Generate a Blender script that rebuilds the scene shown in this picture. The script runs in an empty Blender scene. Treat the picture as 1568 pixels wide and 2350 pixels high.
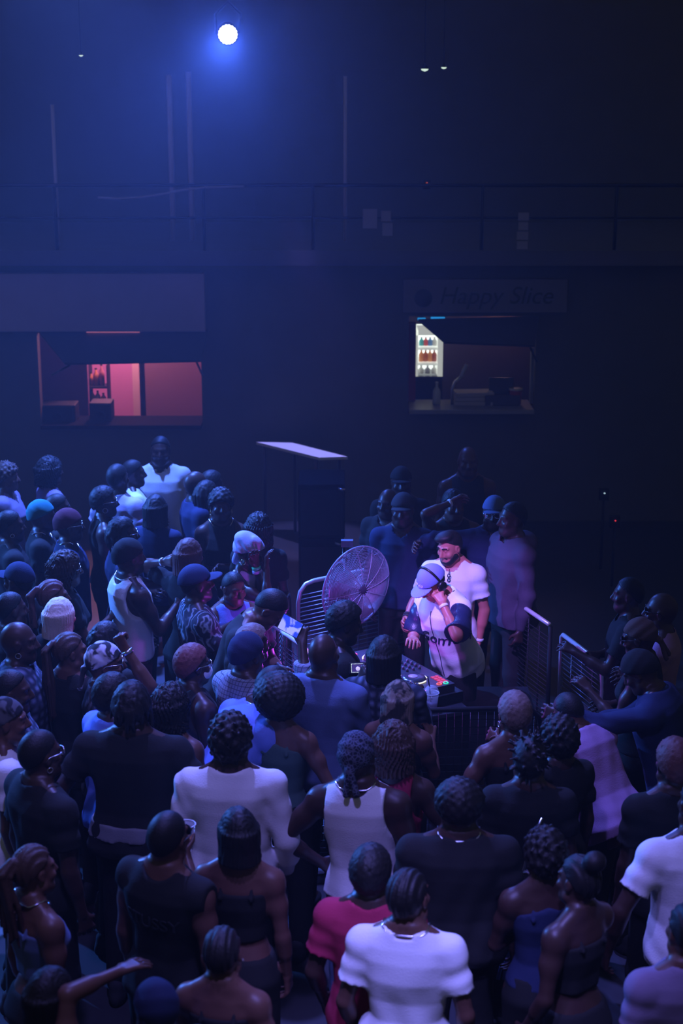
import bpy, math, random
import numpy as np
from mathutils import Vector, Matrix
from mathutils.bvhtree import BVHTree

scene = bpy.context.scene
COL = scene.collection
RAD = math.radians

# ------------------------------------------------------------------ camera
CAM_Z, PITCH, FPX = 4.85, RAD(15.16), 3600.0          # eye height, tilt down, focal length in pixels of the 1568x2350 frame
cam_data = bpy.data.cameras.new('camera')
cam = bpy.data.objects.new('camera', cam_data)
COL.objects.link(cam)
cam.location = (0, 0, CAM_Z)
cam.rotation_euler = (RAD(90) - PITCH, 0, 0)
cam_data.sensor_fit = 'VERTICAL'
cam_data.sensor_height = 36.0
cam_data.lens = 36.0 * FPX / 2350.0
cam_data.clip_end = 200
cam_data.dof.use_dof = True
cam_data.dof.focus_distance = 10.2
cam_data.dof.aperture_fstop = 2.2
scene.camera = cam

# ------------------------------------------------------------------ view, world, lights
vs = scene.view_settings
scene.display_settings.display_device = 'sRGB'
vs.view_transform = 'Standard'
vs.look = 'None'
vs.gamma = 1.0
vs.use_curve_mapping = False
vs.exposure = 0.0
cy = scene.cycles
cy.max_bounces = 5
cy.diffuse_bounces = 1
cy.glossy_bounces = 2
cy.transmission_bounces = 3
cy.transparent_max_bounces = 8
cy.volume_bounces = 0
cy.caustics_reflective = False
cy.caustics_refractive = False

world = bpy.data.worlds.new('hall_dark')
scene.world = world
world.use_nodes = True
bg = world.node_tree.nodes['Background']
bg.inputs[0].default_value = (1.0, 1.04, 0.70, 1)
bg.inputs[1].default_value = 0.038

def aim(o, target):
    d = Vector(target) - o.location
    o.rotation_euler = d.to_track_quat('-Z', 'Y').to_euler()

def lamp(name, kind, loc, energy, color, target=None, size=0.1, cone=60, blend=0.5):
    ld = bpy.data.lights.new(name, kind)
    ld.energy = energy
    ld.color = color
    if kind in ('SPOT', 'POINT'):
        ld.shadow_soft_size = size
    if kind == 'SPOT':
        ld.spot_size = RAD(cone)
        ld.spot_blend = blend
    if kind == 'AREA':
        ld.size = size
    o = bpy.data.objects.new(name, ld)
    COL.objects.link(o)
    o.location = loc
    if target is not None:
        aim(o, target)
    return o

PAR = Vector((-1.145, 16.5, 5.36))                      # the LED par on the far gallery
lamp('par_glow', 'SPOT', PAR + Vector((0, -0.16, -0.03)), 1050, (0.06, 0.15, 1.0), (-1.8, 8.5, 1.0), 0.07, 125, 1.0)
lamp('par_beam', 'SPOT', PAR + Vector((0, -0.2, -0.03)), 700, (0.06, 0.15, 1.0), (-2.2, 9.5, 0.6), 0.07, 72, 1.0)
lamp('crowd_top_wash', 'SPOT', (-2.2, 13.6, 7.2), 9500, (0.085, 0.19, 1.0), (-2.2, 11.2, 1.2), 0.1, 56, 0.7)
lamp('side_blue_wash', 'SPOT', (-7.2, 13.4, 4.3), 5000, (0.06, 0.21, 1.0), (-0.5, 9.8, 1.5), 0.1, 54, 0.5)
lamp('fascia_fill', 'SPOT', (-6.0, 14.6, 5.2), 45, (0.30, 0.24, 1.0), (-2.6, 17.4, 2.6), 0.2, 70, 0.9)  # added spot without a known source, brightens the fascia board
lamp('table_fill_spot', 'SPOT', (-0.5, 16.9, 6.8), 1900, (0.30, 0.29, 1.0), (-0.42, 16.75, 1.0), 0.05, 15, 0.5)  # spot added to brighten the table top, no fixture hangs there
lamp('truss_violet_wash', 'SPOT', (-0.7, 9.8, 7.2), 2600, (0.17, 0.19, 1.0), (-0.5, 8.0, 1.2), 0.1, 58, 0.8)
lamp('house_violet_wash', 'SPOT', (0.2, 2.9, 7.2), 2200, (0.24, 0.225, 1.0), (0.3, 5.85, 1.15), 0.15, 19, 0.8)
lamp('edge_tee_fill', 'SPOT', (0.9, 3.2, 7.4), 900, (0.24, 0.21, 1.0), (1.66, 6.05, 1.2), 0.15, 13, 0.7)  # narrow spot added to lift the white t-shirt at the edge
lamp('house_wide_wash', 'SPOT', (-0.6, 4.2, 7.6), 900, (0.25, 0.215, 1.0), (-0.5, 7.0, 1.2), 0.2, 50, 0.8)
lamp('booth_violet_key', 'SPOT', (-0.3, 8.4, 4.2), 1450, (0.31, 0.185, 1.0), (0.72, 10.8, 1.35), 0.08, 23, 0.6)
lamp('booth_uplight', 'POINT', (-0.12, 10.02, 1.14), 15, (0.50, 0.05, 1.0), None, 0.04)
lamp('stall_lamp', 'POINT', (-2.68, 18.75, 2.5), 92, (1.0, 0.40, 0.52), None, 0.1)
lamp('snack_stall_lamp', 'POINT', (2.0, 19.2, 2.3), 4.0, (1.0, 0.62, 0.6), None, 0.1)

# ------------------------------------------------------------------ from pixels of the photograph to places in the hall
CP, SP = math.cos(PITCH), math.sin(PITCH)
def ray(px, py):
    dx, dy = (px - 784.0) / FPX, (1175.0 - py) / FPX
    return Vector((dx, CP + dy * SP, -SP + dy * CP))
def at_z(px, py, z):                                     # point of the horizontal plane z seen at that pixel
    d = ray(px, py)
    t = (z - CAM_Z) / d.z
    return Vector((d.x * t, d.y * t, z))
def at_y(px, py, y):                                     # point of the upright plane y seen at that pixel
    d = ray(px, py)
    t = y / d.y
    return Vector((d.x * t, y, CAM_Z + d.z * t))

# ------------------------------------------------------------------ materials
MATS = {}
def lin(c):
    return tuple(v for v in c) + (1.0,)
def mat(name, color, rough=0.7, metal=0.0, spec=0.4, emit=None, strength=0.0, bump=0.0, scale=60.0, vary=0.0, pattern=None, color2=None, alpha=1.0, trans=0.0):
    if name in MATS:
        return MATS[name]
    m = bpy.data.materials.new(name)
    m.use_nodes = True
    nt = m.node_tree
    b = nt.nodes['Principled BSDF']
    b.inputs['Base Color'].default_value = lin(color)
    b.inputs['Roughness'].default_value = rough
    b.inputs['Metallic'].default_value = metal
    b.inputs['Specular IOR Level'].default_value = spec
    b.inputs['Alpha'].default_value = alpha
    b.inputs['Transmission Weight'].default_value = trans
    if emit:
        b.inputs['Emission Color'].default_value = lin(emit)
        b.inputs['Emission Strength'].default_value = strength
    if bump or vary or pattern:
        tc = nt.nodes.new('ShaderNodeTexCoord')
        nz = nt.nodes.new('ShaderNodeTexNoise')
        nz.inputs['Scale'].default_value = scale
        nz.inputs['Detail'].default_value = 3
        nt.links.new(tc.outputs['Object'], nz.inputs['Vector'])
        if bump:
            bp = nt.nodes.new('ShaderNodeBump')
            bp.inputs['Strength'].default_value = bump
            bp.inputs['Distance'].default_value = 0.01
            nt.links.new(nz.outputs['Fac'], bp.inputs['Height'])
            nt.links.new(bp.outputs['Normal'], b.inputs['Normal'])
        fac = None
        if pattern == 'plaid':
            ws = []
            for ax in ('X', 'Z'):
                w = nt.nodes.new('ShaderNodeTexWave')
                w.wave_type = 'BANDS'; w.bands_direction = ax
                w.inputs['Scale'].default_value = 6.0
                w.inputs['Distortion'].default_value = 0.6
                w.inputs['Detail'].default_value = 0.0
                nt.links.new(tc.outputs['Object'], w.inputs['Vector'])
                ws.append(w)
            mx = nt.nodes.new('ShaderNodeMath'); mx.operation = 'MULTIPLY'
            nt.links.new(ws[0].outputs['Fac'], mx.inputs[0]); nt.links.new(ws[1].outputs['Fac'], mx.inputs[1])
            fac = mx.outputs[0]
        elif pattern == 'check':
            ck = nt.nodes.new('ShaderNodeTexBrick')
            ck.offset = 0.0
            ck.inputs['Scale'].default_value = 22.0
            ck.inputs['Mortar Size'].default_value = 0.035
            ck.inputs['Brick Width'].default_value = 0.5; ck.inputs['Row Height'].default_value = 0.5
            mp = nt.nodes.new('ShaderNodeMapping'); mp.inputs['Rotation'].default_value = (RAD(90), 0, 0)
            nt.links.new(tc.outputs['Object'], mp.inputs['Vector']); nt.links.new(mp.outputs['Vector'], ck.inputs['Vector'])
            fac = ck.outputs['Fac']
        elif pattern == 'swirl':
            w = nt.nodes.new('ShaderNodeTexWave')
            w.inputs['Scale'].default_value = 7.0; w.inputs['Distortion'].default_value = 14.0
            w.inputs['Detail'].default_value = 2.0; w.inputs['Detail Scale'].default_value = 1.4
            nt.links.new(tc.outputs['Object'], w.inputs['Vector'])
            cr = nt.nodes.new('ShaderNodeMath'); cr.operation = 'POWER'; cr.inputs[1].default_value = 5.0
            nt.links.new(w.outputs['Fac'], cr.inputs[0]); fac = cr.outputs[0]
        elif pattern == 'blotch':
            cr = nt.nodes.new('ShaderNodeMapRange')
            nz.inputs['Scale'].default_value = 11.0; nz.inputs['Distortion'].default_value = 0.8
            cr.inputs['From Min'].default_value = 0.47; cr.inputs['From Max'].default_value = 0.55
            nt.links.new(nz.outputs['Fac'], cr.inputs['Value']); fac = cr.outputs[0]
        elif pattern == 'paisley':
            v = nt.nodes.new('ShaderNodeTexVoronoi'); v.feature = 'DISTANCE_TO_EDGE'
            v.inputs['Scale'].default_value = 58.0
            nt.links.new(tc.outputs['Object'], v.inputs['Vector'])
            cr = nt.nodes.new('ShaderNodeMapRange')
            cr.inputs['From Min'].default_value = 0.16; cr.inputs['From Max'].default_value = 0.05
            nt.links.new(v.outputs['Distance'], cr.inputs['Value']); fac = cr.outputs[0]
        elif vary:
            fac = nz.outputs['Fac']
        if fac is not None:
            mix = nt.nodes.new('ShaderNodeMix'); mix.data_type = 'RGBA'
            c2 = color2 or tuple(min(1, v * (1 + vary)) for v in color)
            mix.inputs[6].default_value = lin(color); mix.inputs[7].default_value = lin(c2)
            nt.links.new(fac, mix.inputs[0]); nt.links.new(mix.outputs[2], b.inputs['Base Color'])
    MATS[name] = m
    return m

# ------------------------------------------------------------------ objects, tags, simple meshes
def obj(name, data, m=None, parent=None):
    o = bpy.data.objects.new(name, data)
    COL.objects.link(o)
    if m is not None and data is not None:
        data.materials.clear()
        data.materials.append(m)
    if parent is not None:
        o.parent = parent
    return o
def tag(o, label=None, cat=None, group=None, kind=None):
    if label: o['label'] = label
    if cat: o['category'] = cat
    if group: o['group'] = group
    if kind: o['kind'] = kind
    return o
def thing(name, label, cat, loc=(0, 0, 0), rz=0.0, group=None):
    o = bpy.data.objects.new(name, None)
    COL.objects.link(o)
    o.location = loc
    o.rotation_euler = (0, 0, rz)
    o.empty_display_size = 0.1
    return tag(o, label, cat, group)
def raw_mesh(name, V, F, smooth=True):
    me = bpy.data.meshes.new(name)
    me.from_pydata([tuple(v) for v in V], [], [tuple(f) for f in F])
    if smooth:
        me.polygons.foreach_set('use_smooth', [True] * len(me.polygons))
    me.update()
    return me

class MB:
    """collects simple shapes into one mesh"""
    def __init__(self):
        self.V, self.F, self.S = [], [], []
    def add(self, V, F, smooth=False):
        n = len(self.V)
        self.V += [tuple(v) for v in V]
        for f in F:
            self.F.append(tuple(i + n for i in f)); self.S.append(smooth)
        return self
    def box(self, lo, hi, M=None):
        x0, y0, z0 = lo; x1, y1, z1 = hi
        V = [Vector(p) for p in ((x0, y0, z0), (x1, y0, z0), (x1, y1, z0), (x0, y1, z0), (x0, y0, z1), (x1, y0, z1), (x1, y1, z1), (x0, y1, z1))]
        if M is not None: V = [M @ v for v in V]
        return self.add(V, [(0, 3, 2, 1), (4, 5, 6, 7), (0, 1, 5, 4), (1, 2, 6, 5), (2, 3, 7, 6), (3, 0, 4, 7)])
    def hexa(self, pts):
        return self.add(pts, [(0, 3, 2, 1), (4, 5, 6, 7), (0, 1, 5, 4), (1, 2, 6, 5), (2, 3, 7, 6), (3, 0, 4, 7)])
    def tube(self, pts, r, n=8, closed=False, r2=None, caps=True):
        pts = [Vector(p) for p in pts]
        m = len(pts); V = []
        prev = None
        for i, p in enumerate(pts):
            a = pts[(i - 1) % m] if (closed or i > 0) else p
            b = pts[(i + 1) % m] if (closed or i < m - 1) else p
            t = (b - a).normalized()
            if prev is None:
                ref = Vector((0, 0, 1)) if abs(t.z) < 0.9 else Vector((1, 0, 0))
                u = t.cross(ref).normalized()
            else:
                u = (prev - t * prev.dot(t)).normalized()
            prev = u
            v = t.cross(u)
            rr = r if r2 is None else r + (r2 - r) * i / max(1, m - 1)
            for k in range(n):
                an = 2 * math.pi * k / n
                V.append(p + (u * math.cos(an) + v * math.sin(an)) * rr)
        F = []
        for i in range(m if closed else m - 1):
            j = (i + 1) % m
            for k in range(n):
                F.append((i * n + k, i * n + (k + 1) % n, j * n + (k + 1) % n, j * n + k))
        if not closed and caps:
            F.append(tuple(range(n - 1, -1, -1))); F.append(tuple((m - 1) * n + k for k in range(n)))
        return self.add(V, F, True)
    def lathe(self, prof, n=24, M=None):
        V, F = [], []
        for (r, z) in prof:
            for k in range(n):
                a = 2 * math.pi * k / n
                v = Vector((r * math.cos(a), r * math.sin(a), z))
                V.append(M @ v if M is not None else v)
        for i in range(len(prof) - 1):
            for k in range(n):
                F.append((i * n + k, i * n + (k + 1) % n, (i + 1) * n + (k + 1) % n, (i + 1) * n + k))
        F.append(tuple(range(n - 1, -1, -1))); F.append(tuple((len(prof) - 1) * n + k for k in range(n)))
        return self.add(V, F, True)
    def ring(self, R, r, M=None, n=24, k=6):
        pts = [Vector((R * math.cos(2 * math.pi * i / n), R * math.sin(2 * math.pi * i / n), 0)) for i in range(n)]
        if M is not None: pts = [M @ p for p in pts]
        return self.tube(pts, r, k, closed=True)
    def build(self, name, m, parent=None):
        me = bpy.data.meshes.new(name)
        me.from_pydata(self.V, [], self.F)
        me.polygons.foreach_set('use_smooth', self.S)
        me.update()
        return obj(name, me, m, parent)
def bevel(o, w, seg=2):
    md = o.modifiers.new('edge', 'BEVEL'); md.width = w; md.segments = seg; md.limit_method = 'ANGLE'
    return o
def struct(name, mb, m, parent=None, label=None):
    o = mb.build(name, m, parent)
    if parent is None: o['kind'] = 'structure'
    if label: o['label'] = label
    return o
def frame(x, z):
    """matrix whose Z axis is z and X axis near x"""
    z = Vector(z).normalized(); x = Vector(x); x = (x - z * x.dot(z)).normalized(); y = z.cross(x)
    return Matrix(((x.x, y.x, z.x, 0), (x.y, y.y, z.y, 0), (x.z, y.z, z.z, 0), (0, 0, 0, 1)))
# ------------------------------------------------------------------ people: smooth distance fields meshed into one surface per part
V3 = lambda *a: np.array(a, dtype=np.float64)
def rotx(a): c, s = math.cos(a), math.sin(a); return np.array([[1, 0, 0], [0, c, s], [0, -s, c]])      # + tips +Z towards +Y
def roty(a): c, s = math.cos(a), math.sin(a); return np.array([[c, 0, s], [0, 1, 0], [-s, 0, c]])      # + tips +Z towards +X
def rotz(a): c, s = math.cos(a), math.sin(a); return np.array([[c, s, 0], [-s, c, 0], [0, 0, 1]])      # + turns clockwise seen from above
def unit(v): v = np.asarray(v, float); return v / np.linalg.norm(v)

class Field:
    def __init__(self, lo, hi, h):
        self.h = h
        self.lo = np.array(lo, float) - 2 * h
        self.n = np.maximum(4, np.ceil((np.array(hi, float) + 2 * h - self.lo) / h).astype(int) + 1)
        self.ax = [(self.lo[i] + h * np.arange(self.n[i])).astype(np.float32) for i in range(3)]
        self.F = np.full(tuple(self.n), 1.0, np.float32)
    def sl(self, lo, hi):
        a = np.clip(np.floor((np.array(lo) - self.lo) / self.h).astype(int), 0, self.n)
        b = np.clip(np.ceil((np.array(hi) - self.lo) / self.h).astype(int) + 1, 0, self.n)
        return tuple(slice(int(a[i]), int(b[i])) for i in range(3))
    def grid(self, s):
        return (self.ax[0][s[0]][:, None, None], self.ax[1][s[1]][None, :, None], self.ax[2][s[2]][None, None, :])
    def mix(self, s, d, k, sub=False):
        A = self.F[s]
        if sub:
            if k <= 0: self.F[s] = np.maximum(A, -d); return
            h = np.clip(0.5 - 0.5 * (A + d) / k, 0, 1)
            self.F[s] = A * (1 - h) - d * h + k * h * (1 - h); return
        if k <= 0: self.F[s] = np.minimum(A, d); return
        h = np.clip(0.5 + 0.5 * (A - d) / k, 0, 1)
        self.F[s] = A * (1 - h) + d * h - k * h * (1 - h)
    def cone(self, p, q, r1, r2, k=0.0, sub=False):
        p, q = np.asarray(p, float), np.asarray(q, float)
        m = max(r1, r2) + k + 2 * self.h
        s = self.sl(np.minimum(p, q) - m, np.maximum(p, q) + m)
        X, Y, Z = self.grid(s)
        if 0 in (X.size, Y.size, Z.size): return
        d = q - p; L = max(float(d @ d), 1e-9)
        t = np.clip(((X - p[0]) * d[0] + (Y - p[1]) * d[1] + (Z - p[2]) * d[2]) / L, 0, 1)
        D = np.sqrt((X - p[0] - t * d[0]) ** 2 + (Y - p[1] - t * d[1]) ** 2 + (Z - p[2] - t * d[2]) ** 2) - (r1 + (r2 - r1) * t)
        self.mix(s, D, k, sub)
    def ell(self, c, r, R=None, k=0.0, sub=False):
        c, r = np.asarray(c, float), np.asarray(r, float)
        e = (np.abs(R) @ r) if R is not None else r
        m = e + k + 2 * self.h
        s = self.sl(c - m, c + m)
        X, Y, Z = self.grid(s)
        if 0 in (X.size, Y.size, Z.size): return
        x, y, z = X - c[0], Y - c[1], Z - c[2]
        if R is not None:
            x, y, z = (R[0, i] * x + R[1, i] * y + R[2, i] * z for i in range(3))
        k0 = np.sqrt((x / r[0]) ** 2 + (y / r[1]) ** 2 + (z / r[2]) ** 2)
        k1 = np.sqrt((x / r[0] ** 2) ** 2 + (y / r[1] ** 2) ** 2 + (z / r[2] ** 2) ** 2) + 1e-6
        self.mix(s, k0 * (k0 - 1) / k1, k, sub)
    def local(self, s, R, piv):
        """coordinates of the region in the frame R about piv"""
        X, Y, Z = self.grid(s)
        x, y, z = X - piv[0], Y - piv[1], Z - piv[2]
        return tuple(R[0, i] * x + R[1, i] * y + R[2, i] * z + piv[i] for i in range(3))
    def fn(self, f, R, piv, k=0.0, sub=False, s=None, cut=False):
        s = s or tuple(slice(0, int(n)) for n in self.n)
        d = f(*self.local(s, R, piv)).astype(np.float32)
        if cut: self.F[s] = np.maximum(self.F[s], d)
        else: self.mix(s, d, k, sub)
    def mesh(self, name):
        F = self.F
        F[0], F[-1] = 1, 1; F[:, 0], F[:, -1] = 1, 1; F[:, :, 0], F[:, :, -1] = 1, 1
        I = F < 0
        c = [(a, b, d) for a in (0, 1) for b in (0, 1) for d in (0, 1)]
        n = np.array(F.shape) - 1
        cnt = np.zeros(tuple(n), np.int8)
        for a, b, d in c:
            cnt += I[a:n[0] + a, b:n[1] + b, d:n[2] + d]
        ix = np.nonzero((cnt > 0) & (cnt < 8))
        N = len(ix[0])
        vid = np.full(tuple(n), -1, np.int32); vid[ix] = np.arange(N)
        P = np.zeros((N, 3)); W = np.zeros(N)
        val = {o: F[ix[0] + o[0], ix[1] + o[1], ix[2] + o[2]] for o in c}
        for o in c:
            for ax in range(3):
                if o[ax] == 0:
                    o2 = list(o); o2[ax] = 1; o2 = tuple(o2)
                    fa, fb = val[o], val[o2]
                    m = (fa < 0) != (fb < 0)
                    t = fa[m] / (fa[m] - fb[m])
                    q = np.tile(np.array(o, float), (m.sum(), 1)); q[:, ax] = t
                    P[m] += q; W[m] += 1
        P = (P / W[:, None] + np.stack(ix, 1)) * self.h + self.lo
        faces = []
        for ax in range(3):
            u, v = (ax + 1) % 3, (ax + 2) % 3
            A = [slice(None)] * 3; B = [slice(None)] * 3
            A[ax] = slice(0, -1); B[ax] = slice(1, None)
            for w in (u, v): A[w] = slice(1, -1); B[w] = slice(1, -1)
            a, b = I[tuple(A)], I[tuple(B)]
            for flip, mask in ((False, a & ~b), (True, b & ~a)):
                e = np.stack(np.nonzero(mask), 1)
                if not len(e): continue
                e[:, u] += 1; e[:, v] += 1
                def g(du, dv):
                    q = e.copy(); q[:, u] -= du; q[:, v] -= dv
                    return vid[q[:, 0], q[:, 1], q[:, 2]]
                Q = np.stack([g(1, 1), g(0, 1), g(0, 0), g(1, 0)], 1)
                faces.append(Q[:, ::-1] if flip else Q)
        Q = np.concatenate(faces) if faces else np.zeros((0, 4), int)
        Q = Q[(Q >= 0).all(1)]
        me = bpy.data.meshes.new(name)
        me.vertices.add(N); me.vertices.foreach_set('co', P.astype(np.float32).ravel())
        me.loops.add(4 * len(Q)); me.loops.foreach_set('vertex_index', Q.astype(np.int32).ravel())
        me.polygons.add(len(Q)); me.polygons.foreach_set('loop_start', np.arange(0, 4 * len(Q), 4, dtype=np.int32))
        me.polygons.foreach_set('use_smooth', np.ones(len(Q), bool))
        me.update(calc_edges=True); me.validate()
        return me

# torso section by height: half width, half depth, centre
PROF_M = np.array([(0.80, .140, .100, -.01), (0.90, .168, .118, -.015), (0.98, .158, .112, -.005), (1.08, .138, .098, .006), (1.18, .145, .104, .006),
                   (1.30, .168, .118, .0), (1.38, .172, .112, -.012), (1.43, .150, .088, -.02), (1.47, .098, .070, -.022), (1.51, .060, .058, -.02)])
PROF_F = np.array([(0.80, .150, .104, -.015), (0.90, .176, .126, -.025), (0.98, .158, .112, -.01), (1.08, .118, .086, .006), (1.18, .124, .092, .008),
                   (1.28, .146, .122, .014), (1.37, .150, .100, -.006), (1.43, .128, .076, -.018), (1.47, .082, .060, -.02), (1.51, .052, .050, -.018)])
PIV = V3(0, 0, 0.97)
NECK = V3(0, -0.012, 1.50)
HEAD = V3(0, -0.004, 1.645)                    # centre of the skull
SK = V3(0.077, 0.098, 0.103)
ARMS = {  # directions of upper arm and forearm, x outwards
    'down': ((.16, -.02, -1), (.05, .22, -1)), 'relax': ((.26, -.08, -1), (-.05, .5, -.85)), 'wide': ((.55, -.1, -.85), (.1, .3, -.95)),
    'phone': ((.12, .42, -.9), (-.38, .75, .55)), 'high': ((.3, .75, .35), (-.25, .35, .9)), 'face': ((.25, .75, -.35), (-.45, -.15, .9)),
    'akimbo': ((.62, -.2, -.75), (-.55, .45, -.6)), 'fold': ((.2, .25, -.95), (-.85, .5, .15)), 'reach': ((.25, .9, -.25), (-.1, 1, .05)), 'drink': ((.2, .45, -.85), (-.3, .85, .35)),
}
def torso_fn(prof, e, z0, z1, w=1.0, fold=0.0, seed=0, flare=0.0):
    rs = np.random.RandomState(seed); ph = rs.uniform(0, 6.28, 8)
    def f(x, y, z):
        zz = np.clip(z, prof[0, 0], prof[-1, 0])
        a = np.interp(zz, prof[:, 0], prof[:, 1]).astype(np.float32) * w + e
        b = np.interp(zz, prof[:, 0], prof[:, 2]).astype(np.float32) + e
        c = np.interp(zz, prof[:, 0], prof[:, 3]).astype(np.float32)
        if flare:
            fl = flare * np.clip(1.32 - z, 0, 0.5); a = a + fl; b = b + fl * 0.7
        xx, yy = np.abs(x) / a, np.abs(y - c) / b
        d = ((xx ** 2.4 + yy ** 2.4 + 1e-9) ** (1 / 2.4) - 1) * np.minimum(a, b)
        if fold:
            wv = np.sin(x * 46 + 2.2 * np.sin(z * 7 + ph[0]) + ph[1]) * np.clip((1.36 - z) * 3.2, 0.25, 1) \
                + 0.4 * np.sin(z * 52 + x * 22 + 2 * np.sin(y * 14 + ph[2]) + ph[3]) * np.clip((1.12 - z) * 5, 0.1, 1.2) \
                + 0.35 * np.sin(x * 34 - z * 22 + 1.5 * np.sin(x * 12 + ph[5]) + ph[4])
            d = d + fold * 0.5 * wv
        return np.maximum(d, np.maximum(z0 - z, z - z1))
    return f

SKIN = {'dark': (.048, .023, .018), 'deep': (.025, .013, .011), 'brown': (.11, .05, .036), 'tan': (.46, .17, .13), 'olive': (.46, .15, .115)}
def skin_mat(s): return mat('skin_' + s, SKIN[s], 0.42, spec=0.42, bump=0.06, scale=240, vary=0.25)
CLOTH = {'black': (.014, .014, .014), 'charcoal': (.03, .03, .034), 'navy': (.018, .026, .07), 'blue': (.16, .24, .62), 'white': (.80, .80, .80), 'cream': (.6, .55, .5),
         'grey': (.2, .2, .22), 'ash': (.40, .40, .42), 'red': (.34, .02, .065), 'maroon': (.10, .02, .035), 'green': (.06, .11, .10), 'lilac': (.5, .42, .6), 'pink': (.34, .20, .36), 'denim': (.10, .14, .26),
         'mauve': (.22, .17, .26), 'dusk': (.07, .05, .08), 'teal': (.02, .20, .22), 'brown': (.08, .05, .035), 'offwhite': (.62, .62, .66), 'bluecap_denim': (.22, .26, .55)}
def cloth(c):
    P = {'plaid': ((.02, .024, .04), (.13, .15, .22), 'plaid'), 'check': ((.26, .29, .36), (.05, .06, .09), 'check'), 'swirl': ((.03, .035, .05), (.30, .36, .42), 'swirl'),
         'blotch': ((.03, .03, .035), (.55, .55, .6), 'blotch'), 'paisley': ((.012, .014, .03), (.10, .11, .16), 'paisley'), 'blotch_dark': ((.012, .012, .015), (.09, .09, .1), 'blotch'), 'blotch_tan': ((.04, .035, .03), (.25, .20, .16), 'blotch')}
    if c in P: return mat('cloth_' + c, P[c][0], 0.85, spec=0.25, bump=0.15, scale=160, pattern=P[c][2], color2=P[c][1])
    return mat('cloth_' + c, CLOTH[c], 0.85, spec=0.25, bump=0.18, scale=160, vary=0.12)
HAIRC = {'black': (.007, .006, .006), 'brown': (.05, .026, .018), 'auburn': (.10, .04, .035), 'blonde': (.52, .43, .36), 'red': (.14, .045, .045), 'fair': (.15, .10, .09), 'silver': (.3, .3, .32)}
def hair_mat(c): return mat('hair_' + c, HAIRC[c], 0.55, spec=0.35, bump=0.22, scale=130, vary=0.5)
GOLD = lambda: mat('gold', (.8, .6, .3), 0.25, metal=1.0)
SILVER = lambda: mat('silver', (.8, .8, .85), 0.22, metal=1.0)
BLACKP = lambda: mat('black_plastic', (.012, .012, .014), 0.35)
WHITEP = lambda: mat('white_plastic', (.8, .8, .8), 0.4)

shoe_mesh = None
def make_shoe():
    f = Field((-.07, -.12, 0), (.07, .2, .13), 0.008)
    f.ell((0, .10, .03), (.046, .085, .045), k=.02); f.ell((0, -.03, .04), (.04, .075, .06), k=.02); f.cone((0, -.04, .06), (0, -.045, .105), .04, .042, .03)
    f.fn(lambda x, y, z: .004 - z, np.eye(3), V3(0, 0, 0), cut=True)
    return f.mesh('shoe')

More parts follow.
